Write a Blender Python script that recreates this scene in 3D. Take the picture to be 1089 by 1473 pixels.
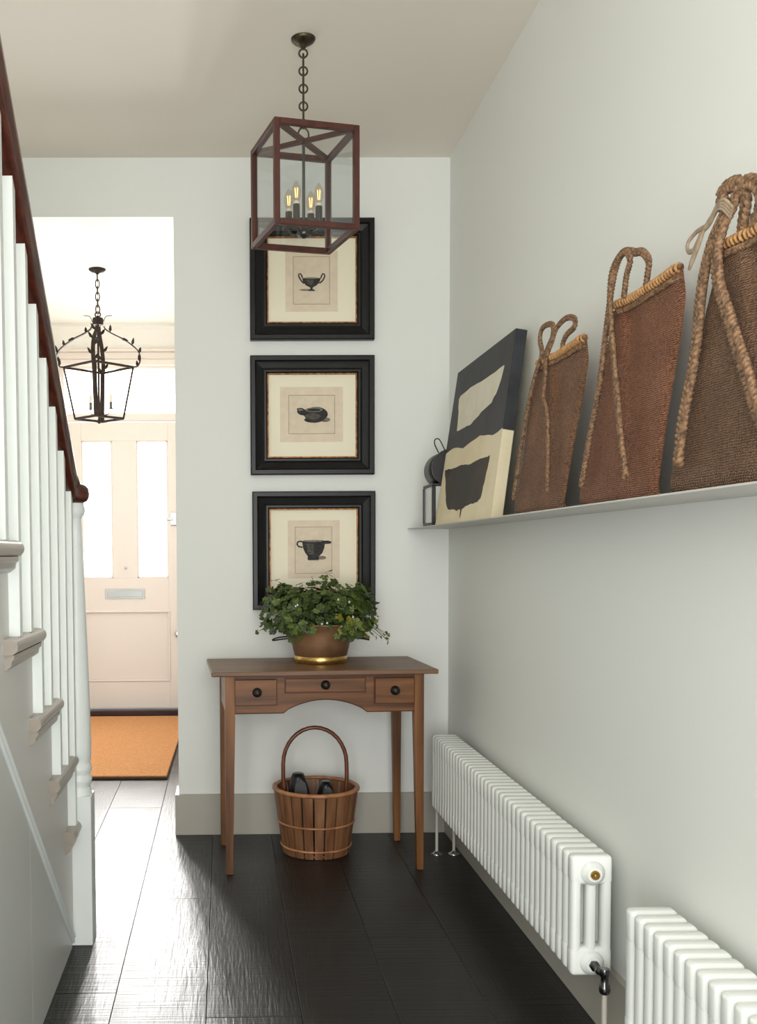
import bpy, bmesh, math, random
from mathutils import Vector, Matrix, Euler
random.seed(7)
PI = math.pi
S = bpy.context.scene
COL = S.collection
for o in list(bpy.data.objects): bpy.data.objects.remove(o)

# ------------------------------------------------------------------ camera
W, H = 1089.0, 1473.0
YAW, PITCH, ROLL, F, CX, CY = 0.015, 0.0514, -0.0065, 1465.52, 344.753, 871.389
fwd = Vector((math.sin(YAW)*math.cos(PITCH), math.cos(YAW)*math.cos(PITCH), -math.sin(PITCH)))
r0 = Vector((math.cos(YAW), -math.sin(YAW), 0)); u0 = r0.cross(fwd)
rt = math.cos(ROLL)*r0 + math.sin(ROLL)*u0; up = -math.sin(ROLL)*r0 + math.cos(ROLL)*u0
cam = bpy.data.cameras.new('camera'); co = bpy.data.objects.new('camera', cam); COL.objects.link(co)
m = Matrix.Identity(4)
for i, v in enumerate((rt, up, -fwd)):
    for j in range(3): m[j][i] = v[j]
m[0][3], m[1][3], m[2][3] = 0, 0, 1.234
co.matrix_world = m
cam.sensor_fit = 'VERTICAL'; cam.sensor_height = 36.0
cam.lens = 36.0*F/H
cam.shift_x = (W/2-CX)/H
cam.shift_y = (CY-H/2)/H
cam.clip_start = 0.05
S.camera = co

# ------------------------------------------------------------------ light
def lin(c):
    return tuple(((x/255.)/12.92 if x/255. <= .04045 else ((x/255.+.055)/1.055)**2.4) for x in c)
w = bpy.data.worlds.new('world'); S.world = w; w.use_nodes = True
bg = w.node_tree.nodes['Background']; bg.inputs[0].default_value = (.96, .98, 1, 1); bg.inputs[1].default_value = 1.8
def area(name, loc, rot, sx, sy, power, color=(1, 1, 1)):
    l = bpy.data.lights.new(name, 'AREA'); l.shape = 'RECTANGLE'; l.size = sx; l.size_y = sy
    l.energy = power; l.color = color
    o = bpy.data.objects.new(name, l); o.location = loc; o.rotation_euler = rot; COL.objects.link(o)
    return o
# fill light added unseen behind the camera, tilted up to lift the ceiling
area('rear_fill', (-.1, -1.4, 1.3), (math.radians(104), 0, 0), 2.0, 2.2, 92, (1, .99, .965))
# weak fill light added out of view on the left of the entrance hall
area('hall_side_fill', (-1.5, 6.2, 1.5), (0, math.radians(-90), 0), 1.9, 1.4, 1, (1, .97, .93))
PANE_EMIT = 4.0
# daylight through the three panes of the front door and its transom (one light on each pane)
for nm_, lx_, lz_, sx_, sz_, pw_ in (('door_pane_daylight', -.962, 1.571, .225, 1.03, 15), ('door_pane_daylight', -.542, 1.571, .23, 1.03, 15), ('transom_daylight', -.7525, 2.465, .88, .32, 10)):
    a_ = area(nm_, (lx_, 7.816 if lz_ < 2 else 7.823, lz_), (math.radians(-90), 0, 0), sx_, sz_, pw_, (1, .985, .96)); a_.data.spread = math.radians(62)
S.view_settings.view_transform = 'Standard'; S.view_settings.look = 'None'
S.view_settings.exposure = 0.24; S.view_settings.gamma = 1.0; S.view_settings.use_curve_mapping = False

# ------------------------------------------------------------------ materials
def newmat(name):
    mt = bpy.data.materials.new(name); mt.use_nodes = True
    return mt, mt.node_tree.nodes, mt.node_tree.links, mt.node_tree.nodes['Principled BSDF']
def coords(N, L, scale, rnd=False, world=False):
    tc = N.new('ShaderNodeTexCoord'); mp = N.new('ShaderNodeMapping')
    mp.inputs['Scale'].default_value = scale
    if world:
        g = N.new('ShaderNodeNewGeometry'); L.new(g.outputs['Position'], mp.inputs['Vector'])
    else: L.new(tc.outputs['Object'], mp.inputs['Vector'])
    if rnd:
        oi = N.new('ShaderNodeObjectInfo'); mu = N.new('ShaderNodeMath'); mu.operation = 'MULTIPLY'; mu.inputs[1].default_value = 37.
        L.new(oi.outputs['Random'], mu.inputs[0]); L.new(mu.outputs[0], mp.inputs['Location'])
    return mp.outputs['Vector']
def mat(name, c, rough=.5, metal=0., c2=None, scale=(8, 8, 8), nscale=1., bump=0., bscale=None, rnd=False, detail=4, spec=.5, lo=.35, hi=.65, coat=0):
    mt, N, L, B = newmat(name)
    B.inputs['Base Color'].default_value = (*lin(c), 1); B.inputs['Roughness'].default_value = rough
    B.inputs['Metallic'].default_value = metal; B.inputs['Specular IOR Level'].default_value = spec
    B.inputs['Coat Weight'].default_value = coat
    if c2 or bump:
        v = coords(N, L, scale, rnd)
        n = N.new('ShaderNodeTexNoise'); n.inputs['Scale'].default_value = nscale; n.inputs['Detail'].default_value = detail
        L.new(v, n.inputs['Vector'])
        if c2:
            r = N.new('ShaderNodeValToRGB'); r.color_ramp.elements[0].position = lo; r.color_ramp.elements[1].position = hi
            r.color_ramp.elements[0].color = (*lin(c), 1); r.color_ramp.elements[1].color = (*lin(c2), 1)
            L.new(n.outputs['Fac'], r.inputs['Fac']); L.new(r.outputs['Color'], B.inputs['Base Color'])
        if bump:
            src = n
            if bscale:
                v2 = coords(N, L, bscale, rnd); src = N.new('ShaderNodeTexNoise'); src.inputs['Scale'].default_value = 1; src.inputs['Detail'].default_value = 3
                L.new(v2, src.inputs['Vector'])
            b = N.new('ShaderNodeBump'); b.inputs['Strength'].default_value = bump; b.inputs['Distance'].default_value = .002
            L.new(src.outputs['Fac'], b.inputs['Height']); L.new(b.outputs['Normal'], B.inputs['Normal'])
    return mt
def emit(name, c, s):
    mt, N, L, B = newmat(name)
    B.inputs['Base Color'].default_value = (*lin(c), 1); B.inputs['Emission Color'].default_value = (*lin(c), 1)
    B.inputs['Emission Strength'].default_value = s; B.inputs['Roughness'].default_value = .4
    return mt

M = {}
M['wall'] = mat('wall_paint', (230, 232, 227), .75, bump=.12, bscale=(60, 60, 60), spec=.25)
M['hallwall'] = mat('hall_paint', (232, 229, 221), .7, bump=.1, bscale=(60, 60, 60), spec=.25)
M['ceil'] = mat('ceiling_paint', (236, 229, 218), .8, bump=.08, bscale=(50, 50, 50), spec=.2)
M['skirt'] = mat('skirting_paint', (172, 168, 157), .45, bump=.05, bscale=(30, 30, 30))
M['white'] = mat('white_gloss_paint', (222, 227, 224), .38, bump=.06, bscale=(25, 25, 25))
M['string'] = mat('string_paint', (206, 204, 200), .38, bump=.06, bscale=(25, 25, 25))
M['spandrel'] = mat('spandrel_paint', (196, 198, 194), .35, bump=.06, bscale=(15, 15, 15))
M['greige'] = mat('greige_gloss_paint', (150, 141, 130), .3, bump=.04, bscale=(30, 30, 30))
M['doorp'] = mat('door_paint', (225, 215, 205), .4, bump=.05, bscale=(30, 30, 30))
M['shelf'] = mat('shelf_metal_paint', (196, 194, 188), .4)
M['rad'] = mat('radiator_enamel', (236, 239, 234), .22, bump=.03, bscale=(20, 20, 20), coat=.3)
M['pipe'] = mat('pipe_paint', (196, 190, 178), .35)
M['chrome'] = mat('chrome', (205, 205, 205), .12, 1.)
M['darkchrome'] = mat('dark_chrome', (110, 110, 112), .15, 1.)
M['brass'] = mat('brass', (214, 178, 110), .28, 1., c2=(190, 150, 85), nscale=12)
M['copper'] = mat('aged_copper', (158, 122, 90), .42, .6, c2=(120, 88, 62), scale=(6, 6, 10), nscale=1.2, bump=.15)
M['bronze'] = mat('antique_bronze', (92, 86, 66), .42, .9, c2=(60, 54, 42), nscale=4)
M['gunmetal'] = mat('gunmetal', (96, 96, 94), .32, .9)
M['iron'] = mat('wrought_iron', (40, 32, 27), .8, .0, spec=.2, c2=(56, 44, 36), nscale=4)
M['mahogany'] = mat('mahogany_rail', (84, 38, 24), .3, c2=(58, 24, 15), scale=(18, 2, 18), nscale=3, bump=.1, coat=.3)
M['redwood'] = mat('red_stained_frame', (80, 38, 27), .42, c2=(60, 27, 20), scale=(25, 25, 6), nscale=2, bump=.1, rnd=True)
def woodmat(name, a, b, axis):
    sc = {'x': (1.6, 24, 24), 'y': (24, 1.6, 24), 'z': (24, 24, 1.6)}[axis]
    return mat(name, a, .42, c2=b, scale=sc, nscale=1.3, bump=.25, rnd=True, detail=8, lo=.3, hi=.7, spec=.35)
for ax in 'xyz': M['pine_'+ax] = woodmat('aged_pine_'+ax, (74, 44, 22), (138, 90, 50), ax)
M['pine_top'] = woodmat('aged_pine_top', (96, 70, 50), (132, 100, 74), 'x')
M['pine_dark'] = woodmat('aged_pine_edge', (70, 36, 22), (96, 54, 34), 'x')
M['slat'] = woodmat('basket_slat', (96, 62, 40), (144, 102, 70), 'z')
M['cane'] = mat('cane_hoop', (186, 132, 92), .4, c2=(150, 98, 64), nscale=3)
M['bentwood'] = mat('bentwood_handle', (122, 70, 46), .35, c2=(92, 50, 32), nscale=3)
M['knob'] = mat('dark_knob', (42, 38, 34), .35, .5)
M['blackframe'] = mat('ebonised_frame', (12, 12, 13), .36, spec=.3, c2=(18, 18, 19), scale=(30, 30, 30), bump=.3)
M['gilt'] = mat('gilt_slip', (176, 120, 58), .45, .4, c2=(96, 58, 26), scale=(60, 60, 60))
M['mount'] = mat('cream_mount', (238, 231, 207), .8)
M['print'] = mat('print_paper', (226, 212, 188), .8, c2=(219, 203, 180), nscale=3)
M['plate'] = mat('plate_paper', (222, 208, 184), .8, c2=(214, 200, 176), nscale=5)
M['ink'] = mat('ink', (62, 56, 48), .8)
M['cupd'] = mat('engraved_dark', (28, 28, 27), .8, c2=(58, 57, 54), scale=(50, 50, 250))
M['cupm'] = mat('engraved_mid', (56, 54, 50), .8, c2=(92, 88, 80), scale=(60, 60, 250))
M['cupl'] = mat('engraved_light', (140, 135, 122), .8, c2=(116, 112, 102), scale=(60, 60, 250))
M['cups'] = mat('engraved_shadow', (96, 88, 77), .8, c2=(150, 139, 122), scale=(60, 60, 250))
M['blk'] = mat('black_lacquer', (14, 14, 15), .42)
M['shoe'] = mat('black_leather', (16, 16, 17), .35, bump=.1)
M['sole'] = mat('dark_rubber_sole', (62, 62, 62), .6)
M['canvas'] = mat('cream_canvas', (222, 208, 172), .7, c2=(230, 219, 188), nscale=.8, bump=.5, bscale=(90, 90, 90))
M['navy'] = mat('blue_black_paint', (27, 29, 35), .55, c2=(42, 44, 50), nscale=1.2, bump=.5, bscale=(60, 60, 60))
M['creampaint'] = mat('off_white_paint', (218, 211, 190), .6, c2=(226, 220, 202), nscale=1.5, bump=.4, bscale=(60, 60, 60))
M['umber'] = mat('umber_paint', (34, 30, 26), .6, c2=(66, 50, 36), nscale=1.2, bump=.4, bscale=(60, 60, 60), lo=.45, hi=.8)
M['mat'] = mat('coir', (186, 130, 84), .95, c2=(208, 154, 106), scale=(3, 3, 3), nscale=40, bump=1., bscale=(350, 350, 350), spec=.05)
M['matedge'] = mat('mat_edge', (70, 46, 30), .9)
M['thresh'] = mat('hardwood_sill', (66, 36, 28), .4, c2=(48, 26, 20), scale=(3, 30, 30))
M['straw'] = mat('straw_binding', (196, 152, 98), .6, c2=(160, 112, 66), scale=(90, 90, 90))
M['rope'] = mat('braided_fibre', (82, 60, 44), .75, c2=(150, 116, 84), scale=(120, 120, 120), bump=.6)
M['tie'] = mat('pale_rush_tie', (170, 150, 126), .7, c2=(136, 116, 94), scale=(80, 80, 20))
M['soil'] = mat('potting_soil', (40, 30, 22), .95)
M['frost'] = emit('frosted_daylit_glass', (255, 253, 248), PANE_EMIT)

def weave(name, a, b, hi):
    mt, N, L, B = newmat(name)
    v = coords(N, L, (1, 1, 1))
    w1 = N.new('ShaderNodeTexWave'); w1.bands_direction = 'DIAGONAL'; w1.inputs['Scale'].default_value = 90; w1.inputs['Distortion'].default_value = 5.; w1.inputs['Detail'].default_value = 2
    w2 = N.new('ShaderNodeTexWave'); w2.bands_direction = 'Z'; w2.inputs['Scale'].default_value = 70; w2.inputs['Distortion'].default_value = 4.; w2.inputs['Detail'].default_value = 2
    n = N.new('ShaderNodeTexNoise'); n.inputs['Scale'].default_value = 160; n.inputs['Detail'].default_value = 3
    n2 = N.new('ShaderNodeTexNoise'); n2.inputs['Scale'].default_value = 9; n2.inputs['Detail'].default_value = 4
    for q in (w1, w2, n, n2): L.new(v, q.inputs['Vector'])
    mu = N.new('ShaderNodeMath'); mu.operation = 'MULTIPLY'; L.new(w1.outputs['Fac'], mu.inputs[0]); L.new(w2.outputs['Fac'], mu.inputs[1])
    ad = N.new('ShaderNodeMath'); ad.operation = 'MULTIPLY_ADD'; L.new(n.outputs['Fac'], ad.inputs[0]); ad.inputs[1].default_value = .9; L.new(mu.outputs[0], ad.inputs[2])
    r = N.new('ShaderNodeValToRGB'); r.color_ramp.elements[0].position = .35; r.color_ramp.elements[1].position = 1.25 if False else 1.
    r.color_ramp.elements[0].color = (*lin(a), 1); r.color_ramp.elements[1].color = (*lin(hi), 1)
    e = r.color_ramp.elements.new(.7); e.color = (*lin(b), 1)
    L.new(ad.outputs[0], r.inputs['Fac'])
    mx = N.new('ShaderNodeMixRGB'); mx.blend_type = 'MULTIPLY'; mx.inputs['Fac'].default_value = .6
    r2 = N.new('ShaderNodeValToRGB'); r2.color_ramp.elements[0].position = .35; r2.color_ramp.elements[1].position = .65
    r2.color_ramp.elements[0].color = (.62, .55, .5, 1); r2.color_ramp.elements[1].color = (1, 1, 1, 1)
    L.new(n2.outputs['Fac'], r2.inputs['Fac']); L.new(r.outputs['Color'], mx.inputs[1]); L.new(r2.outputs['Color'], mx.inputs[2])
    L.new(mx.outputs[0], B.inputs['Base Color']); B.inputs['Roughness'].default_value = .65; B.inputs['Specular IOR Level'].default_value = .3
    bp = N.new('ShaderNodeBump'); bp.inputs['Strength'].default_value = .9; bp.inputs['Distance'].default_value = .003
    L.new(ad.outputs[0], bp.inputs['Height']); L.new(bp.outputs['Normal'], B.inputs['Normal'])
    return mt
M['bag1'] = weave('woven_grass_brown', (80, 55, 41), (132, 96, 74), (184, 142, 110))
M['bag2'] = weave('woven_grass_russet', (84, 52, 38), (136, 90, 68), (184, 134, 102))
M['bag3'] = weave('woven_grass_grey_brown', (68, 50, 38), (116, 88, 68), (162, 128, 100))

def floormat():
    mt, N, L, B = newmat('blackened_oak')
    v = coords(N, L, (1, 1, 1), rnd=True, world=True)
    def nz(sc, scale, det=4):
        mp = N.new('ShaderNodeMapping'); mp.inputs['Scale'].default_value = sc; L.new(v, mp.inputs['Vector'])
        n = N.new('ShaderNodeTexNoise'); n.inputs['Scale'].default_value = scale; n.inputs['Detail'].default_value = det; L.new(mp.outputs[0], n.inputs['Vector']); return n
    grain = nz((40, 3, 40), 3, 6)
    saw = nz((1.2, 60, 1), 1.6, 5)
    big = nz((2, 1.2, 1), 1.5, 3)
    mp = N.new('ShaderNodeMapping'); mp.inputs['Scale'].default_value = (9, 1.1, 9); L.new(v, mp.inputs['Vector'])
    ring = N.new('ShaderNodeTexWave'); ring.wave_type = 'RINGS'; ring.inputs['Scale'].default_value = 1.5; ring.inputs['Distortion'].default_value = 6; ring.inputs['Detail'].default_value = 3
    L.new(mp.outputs[0], ring.inputs['Vector'])
    r = N.new('ShaderNodeValToRGB'); r.color_ramp.elements[0].color = (*lin((12, 11, 10)), 1); r.color_ramp.elements[1].color = (*lin((30, 27, 25)), 1)
    L.new(grain.outputs['Fac'], r.inputs['Fac']); L.new(r.outputs['Color'], B.inputs['Base Color'])
    rr = N.new('ShaderNodeMapRange'); rr.inputs['From Min'].default_value = .3; rr.inputs['From Max'].default_value = .7
    rr.inputs['To Min'].default_value = .36; rr.inputs['To Max'].default_value = .46
    L.new(big.outputs['Fac'], rr.inputs['Value']); L.new(rr.outputs[0], B.inputs['Roughness'])
    B.inputs['Specular IOR Level'].default_value = .55
    a = N.new('ShaderNodeMath'); a.operation = 'MULTIPLY_ADD'; a.inputs[1].default_value = 1.3; L.new(saw.outputs['Fac'], a.inputs[0]); L.new(grain.outputs['Fac'], a.inputs[2])
    a2 = N.new('ShaderNodeMath'); a2.operation = 'MULTIPLY_ADD'; a2.inputs[1].default_value = .35; L.new(ring.outputs['Fac'], a2.inputs[0]); L.new(a.outputs[0], a2.inputs[2])
    b = N.new('ShaderNodeBump'); b.inputs['Strength'].default_value = .75; b.inputs['Distance'].default_value = .0018
    L.new(a2.outputs[0], b.inputs['Height']); L.new(b.outputs['Normal'], B.inputs['Normal'])
    return mt
M['floor'] = floormat()
def leafmat(name, a, b):
    mt = mat(name, a, .5, c2=b, rnd=True, nscale=3, scale=(20, 20, 20)); B = mt.node_tree.nodes['Principled BSDF']
    return mt
M['leaf1'] = leafmat('leaf_green', (66, 84, 24), (92, 110, 36))
M['leaf2'] = leafmat('leaf_dark_green', (42, 58, 18), (62, 80, 26))
M['leaf3'] = leafmat('leaf_yellowing', (128, 118, 34), (96, 106, 34))
M['stem'] = mat('green_stem', (84, 88, 40), .6)
def glassmat(name, tint=(1, 1, 1), rough=0.0, alpha=.9):
    mt, N, L, B = newmat(name)
    tr = N.new('ShaderNodeBsdfTransparent'); gl = N.new('ShaderNodeBsdfGlossy'); gl.inputs['Roughness'].default_value = rough
    tr.inputs[0].default_value = (*tint, 1)
    mx = N.new('ShaderNodeMixShader'); lw = N.new('ShaderNodeLayerWeight'); lw.inputs[0].default_value = .5; p5 = N.new('ShaderNodeMath'); p5.operation = 'POWER'; p5.inputs[1].default_value = 5.; L.new(lw.outputs['Facing'], p5.inputs[0]); fr = N.new('ShaderNodeMath'); fr.operation = 'MULTIPLY_ADD'; fr.inputs[1].default_value = .7; fr.inputs[2].default_value = .03; L.new(p5.outputs[0], fr.inputs[0])
    L.new(fr.outputs[0], mx.inputs[0]); L.new(tr.outputs[0], mx.inputs[1]); L.new(gl.outputs[0], mx.inputs[2])
    L.new(mx.outputs[0], N['Material Output'].inputs['Surface']); return mt
M['glass'] = glassmat('clear_glass', (.96, .97, .97), .02)
M['bulbglass'] = glassmat('bulb_glass', (.97, .93, .86), .02)
M['filament'] = emit('filament', (255, 176, 100), 3.2)
M['lampwhite'] = mat('ivory_candle_tube', (224, 218, 200), .5)
M['candlegrey'] = mat('grey_candle_tube', (92, 88, 78), .5)
M['mirrorglass'] = mat('lantern_glass', (205, 207, 204), .15, spec=.8)

# ------------------------------------------------------------------ mesh helpers
class MB:
    def __init__(s, o=(0, 0, 0)): s.v = []; s.f = []; s.o = Vector(o); s.sm = []
    def add(s, vs, fs, smooth=False):
        n = len(s.v); s.v += [tuple(Vector(p)-s.o) for p in vs]; s.f += [tuple(i+n for i in f) for f in fs]; s.sm += [smooth]*len(fs)
        return s
    def box(s, a, b, bev=0, seg=1, mtx=None):
        a = Vector(a); b = Vector(b); bm = bmesh.new(); bmesh.ops.create_cube(bm, size=1)
        for v in bm.verts: v.co = Vector([(a[i]+b[i])/2+v.co[i]*abs(b[i]-a[i]) for i in range(3)])
        if bev: bmesh.ops.bevel(bm, geom=bm.edges[:], offset=bev, segments=seg, affect='EDGES', profile=.5)
        if mtx: bm.transform(mtx)
        bm.verts.index_update()
        s.add([v.co.copy() for v in bm.verts], [[v.index for v in f.verts] for f in bm.faces], seg > 1); bm.free(); return s
    def prism(s, poly, lo, hi, axis='x', bev=0):
        n = len(poly)
        def P(p, h): return {'x': (h, p[0], p[1]), 'y': (p[0], h, p[1]), 'z': (p[0], p[1], h)}[axis]
        bm = bmesh.new(); A = [bm.verts.new(P(p, lo)) for p in poly]; B = [bm.verts.new(P(p, hi)) for p in poly]
        bm.faces.new(A); bm.faces.new(B[::-1])
        for i in range(n): bm.faces.new((A[i], B[i], B[(i+1) % n], A[(i+1) % n]))
        bmesh.ops.recalc_face_normals(bm, faces=bm.faces)
        if bev: bmesh.ops.bevel(bm, geom=bm.edges[:], offset=bev, segments=1, affect='EDGES')
        bm.verts.index_update()
        s.add([v.co.copy() for v in bm.verts], [[v.index for v in f.verts] for f in bm.faces]); bm.free(); return s
    def lathe(s, prof, c=(0, 0, 0), seg=32, axis='z', capb=True, capt=True):
        vs = []; fs = []
        for (r, z) in prof:
            for k in range(seg):
                t = 2*PI*k/seg; x, y = r*math.cos(t), r*math.sin(t)
                vs.append({'z': (c[0]+x, c[1]+y, c[2]+z), 'y': (c[0]+x, c[1]+z, c[2]+y), 'x': (c[0]+z, c[1]+x, c[2]+y)}[axis])
        for i in range(len(prof)-1):
            for k in range(seg):
                k2 = (k+1) % seg; q = (i*seg+k, i*seg+k2, (i+1)*seg+k2, (i+1)*seg+k)
                fs.append(q if axis != 'y' else q[::-1])
        s.add(vs, fs, True)
        if capb: s.add(vs[:seg], [tuple(range(seg))[::-1] if axis != 'y' else tuple(range(seg))])
        if capt: s.add(vs[-seg:], [tuple(range(seg)) if axis != 'y' else tuple(range(seg))[::-1]])
        return s
    def tube(s, pts, r, seg=8, closed=False, flat=None, upv=None):
        pts = [Vector(p) for p in pts]; n = len(pts); vs = []; fs = []; prevn = None
        for i, p in enumerate(pts):
            if closed: t = pts[(i+1) % n]-pts[i-1]
            else: t = pts[min(i+1, n-1)]-pts[max(i-1, 0)]
            if t.length < 1e-9: t = Vector((0, 0, 1))
            t.normalize()
            if upv is not None: nn = Vector(upv) - t*t.dot(Vector(upv))
            elif prevn is None:
                a = Vector((0, 0, 1)) if abs(t.z) < .9 else Vector((1, 0, 0)); nn = a-t*a.dot(t)
            else: nn = prevn-t*prevn.dot(t)
            if nn.length < 1e-6: nn = t.orthogonal()
            nn.normalize(); prevn = nn; bb = t.cross(nn)
            ri = r[i] if isinstance(r, (list, tuple)) else r
            fl = flat if flat else 1.
            for k in range(seg):
                a = 2*PI*k/seg; vs.append(p+nn*math.cos(a)*ri*fl+bb*math.sin(a)*ri)
        for i in range(n if closed else n-1):
            j = (i+1) % n
            for k in range(seg):
                k2 = (k+1) % seg; fs.append((i*seg+k, i*seg+k2, j*seg+k2, j*seg+k))
        s.add(vs, fs, True)
        if not closed: s.add(vs[:seg], [tuple(range(seg))[::-1]]); s.add(vs[-seg:], [tuple(range(seg))])
        return s
    def build(s, name, mt, parent=None, loc=None):
        me = bpy.data.meshes.new(name); me.from_pydata(s.v, [], s.f); me.polygons.foreach_set('use_smooth', s.sm); me.update()
        me.materials.append(M[mt] if isinstance(mt, str) else mt)
        o = bpy.data.objects.new(name, me); COL.objects.link(o)
        if parent: o.parent = parent
        if loc is not None: o.location = loc
        elif not parent: o.location = s.o
        return o
def tag(o, label=None, cat=None, group=None, kind=None):
    if label: o['label'] = label
    if cat: o['category'] = cat
    if group: o['group'] = group
    if kind: o['kind'] = kind
    return o
def empty(name, loc, label, cat, group=None, rz=0):
    o = bpy.data.objects.new(name, None); COL.objects.link(o); o.location = loc; o.rotation_euler = (0, 0, rz); o.empty_display_size = .05
    return tag(o, label, cat, group)
def struct(name, mb, mt, parent=None):
    o = mb.build(name, mt, parent); o['kind'] = 'structure'; return o
def share(o, name=None, parent=None, loc=None, rot=None):
    c = o.copy(); COL.objects.link(c)
    if name: c.name = name
    if parent: c.parent = parent
    if loc is not None: c.location = loc
    if rot is not None: c.rotation_euler = rot
    return c
def smooth(pts, n=6):
    pts = [Vector(p) for p in pts]; out = []
    for i in range(len(pts)-1):
        p0 = pts[max(i-1, 0)]; p1 = pts[i]; p2 = pts[i+1]; p3 = pts[min(i+2, len(pts)-1)]
        for k in range(n):
            t = k/n; out.append(.5*((2*p1)+(-p0+p2)*t+(2*p0-5*p1+4*p2-p3)*t*t+(-p0+3*p1-3*p2+p3)*t**3))
    out.append(pts[-1]); return out

# ------------------------------------------------------------------ room shell
XR, YB, HC, XO, ZO, TW = .98, 4.437, 2.92, -.206, 2.672, .165
XL, YF, HH, YD = -1.42, -1.5, 2.95, 7.8      # left wall, open rear end, hall ceiling, front door plane
# floor: sub floor and its planks
fl = struct('floor', MB().box((XL-.1, YF, -.06), (XR+.1, YD+.15, -.016)), 'floor')
PW = .2557; xs = [-.3125+PW*k for k in range(-5, 7)]
joints = {-.3125: 3.595, -.0548: 2.655}
pj = [2.05, 1.2, 3.3, 1.75, 2.815, 3.595, 2.655, 1.9, 3.2, 2.35, 2.9, 2.2]
for k, x in enumerate(xs):
    x0 = max(x, XL-.02); x1 = min(x+PW, XR+.02)
    if x1-x0 < .02: continue
    ys = [pj[k] + 2.1*i for i in range(-2, 4)]; ys = [YF]+[y for y in ys if YF+.1 < y < YD-.15]+[YD-.1]
    for a, b in zip(ys[:-1], ys[1:]):
        MB().box((x0+.0008, a+.0009, -.016), (x1-.0008, b-.0009, random.uniform(-.0005, .0)), .0007).build('plank', 'floor', fl)
# walls
struct('wall_right', MB().box((XR, YF, -.06), (XR+.12, YB, HC+.1)), 'wall')
bw = MB(); bw.prism([(-1.52, -.06), (-1.30, -.06), (-1.30, ZO), (XO, ZO), (XO, -.06), (XR+.12, -.06), (XR+.12, HC+.1), (-1.52, HC+.1)], YB, YB+TW, 'y')
struct('wall_back', bw, 'wall')
struct('wall_left', MB().box((XL-.1, YF, -.06), (XL, YB, 4.6)), 'wall')
struct('ceiling', MB().box((XL, 2.0, HC), (XR+.12, YB, HC+.1)).box((-.42, YF, HC), (XR+.12, 2.0, HC+.1)), 'ceil')
struct('wall_stairwell', MB().box((-.42, YF, HC+.1), (-.32, 2.0, 4.6)).box((XL, 2.0, HC+.1), (-.32, 2.1, 4.6)), 'wall')
# entrance hall beyond the opening
struct('wall_hall_right', MB().box((-.19, YB+TW, -.06), (-.09, YD+.1, HH+.1)), 'hallwall')
hl = MB(); hl.prism([(YB+TW, -.06), (5.2, -.06), (5.2, 2.4), (7.1, 2.4), (7.1, -.06), (YD+.1, -.06), (YD+.1, HH+.1), (YB+TW, HH+.1)], XL-.1, XL, 'x')
struct('wall_hall_left', hl, 'hallwall')
struct('ceiling_hall', MB().box((XL-.1, YB+TW, HH), (-.09, YD+.1, HH+.1)), 'hallwall')
# baseboards
struct('baseboard_back', MB().box((XO-.016, YB-.018, 0), (XR, YB, .178), .001).box((XO-.016, YB, 0), (XO, YB+TW, .178), .001), 'skirt')
struct('baseboard_right', MB().box((XR-.018, YF, 0), (XR, YB-.018, .178), .001), 'skirt')
# cornice round the hall
cp = [(0, 0), (.07, 0), (.07, -.012), (.05, -.02), (.025, -.05), (.012, -.07), (.012, -.085), (0, -.085)]
struct('trim_1', MB().prism([(-.19-a*1.7, HH+b*1.2) for a, b in cp], YB+TW, YD, 'y'), 'hallwall')
struct('trim_2', MB().prism([(YD-a*1.6, HH+b*2) for a, b in cp], XL, -.19, 'x'), 'hallwall')
# front wall of the hall: jambs, lintel
struct('wall_front', MB().box((XL, YD+.01, -.06), (-1.235, YD+.12, HH)).box((-.272, YD+.01, -.06), (-.19, YD+.12, HH)).box((-1.235, YD+.01, 2.66), (-.272, YD+.12, HH)), 'hallwall')
struct('trim_3', MB().box((-1.30, YD-.035, 2.655), (-.19, YD+.01, 2.70), .004).box((-1.28, YD-.022, 2.70), (-.19, YD+.01, 2.755), .004).box((-1.31, YD-.05, 2.755), (-.19, YD+.01, 2.777), .005)
       .box((-1.31, YD-.02, 0), (-1.235, YD+.01, 2.66), .004), 'doorp')
struct('trim_4', MB().box((-1.25, YD-.08, 0), (-.19, YD+.09, .045), .006), 'thresh')
# transom window
w1 = struct('window_1', MB().box((-1.235, YD, 2.243), (-.272, YD+.06, 2.30), .003).box((-1.235, YD, 2.63), (-.272, YD+.06, 2.66), .003)
            .box((-1.235, YD, 2.30), (-1.2, YD+.06, 2.63), .003).box((-.305, YD, 2.30), (-.272, YD+.06, 2.63), .003), 'doorp')
tag(MB().box((-1.2, YD+.025, 2.30), (-.305, YD+.03, 2.63)).build('transom_pane', 'frost', w1), 'frosted glass bright with daylight')
# front door
dx0, dx1, dz0, dz1 = -1.228, -.279, .054, 2.232
L0, L1, R0, R1, PZ0, PZ1 = -1.078, -.846, -.661, -.423, 1.049, 2.093
PB0, PB1 = .262, .793
y0, y1 = YD, YD+.045
d = MB()
d.box((dx0, y0, dz0), (L0, y1, dz1), .002).box((R1, y0, dz0), (dx1, y1, dz1), .002).box((L1, y0, PZ0), (R0, y1, PZ1), .002)
d.box((L0, y0, PZ1), (R1, y1, dz1), .002).box((L0, y0, PB1), (R1, y1, PZ0), .002).box((L0, y0, dz0), (R1, y1, PB0), .002)
d1 = struct('door_1', d, 'doorp')
MB().box((L0-.004, y0+.014, PB0-.004), (R1+.004, y1-.014, PB1+.004)).build('door_panel', 'doorp', d1)
bd = MB()
for a, b in (((L0, PB0), (R1, PB0)), ((R1, PB0), (R1, PB1)), ((R1, PB1), (L0, PB1)), ((L0, PB1), (L0, PB0))):
    bd.tube([(a[0], y0+.002, a[1]), (b[0], y0+.002, b[1])], .009, 8)
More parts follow.
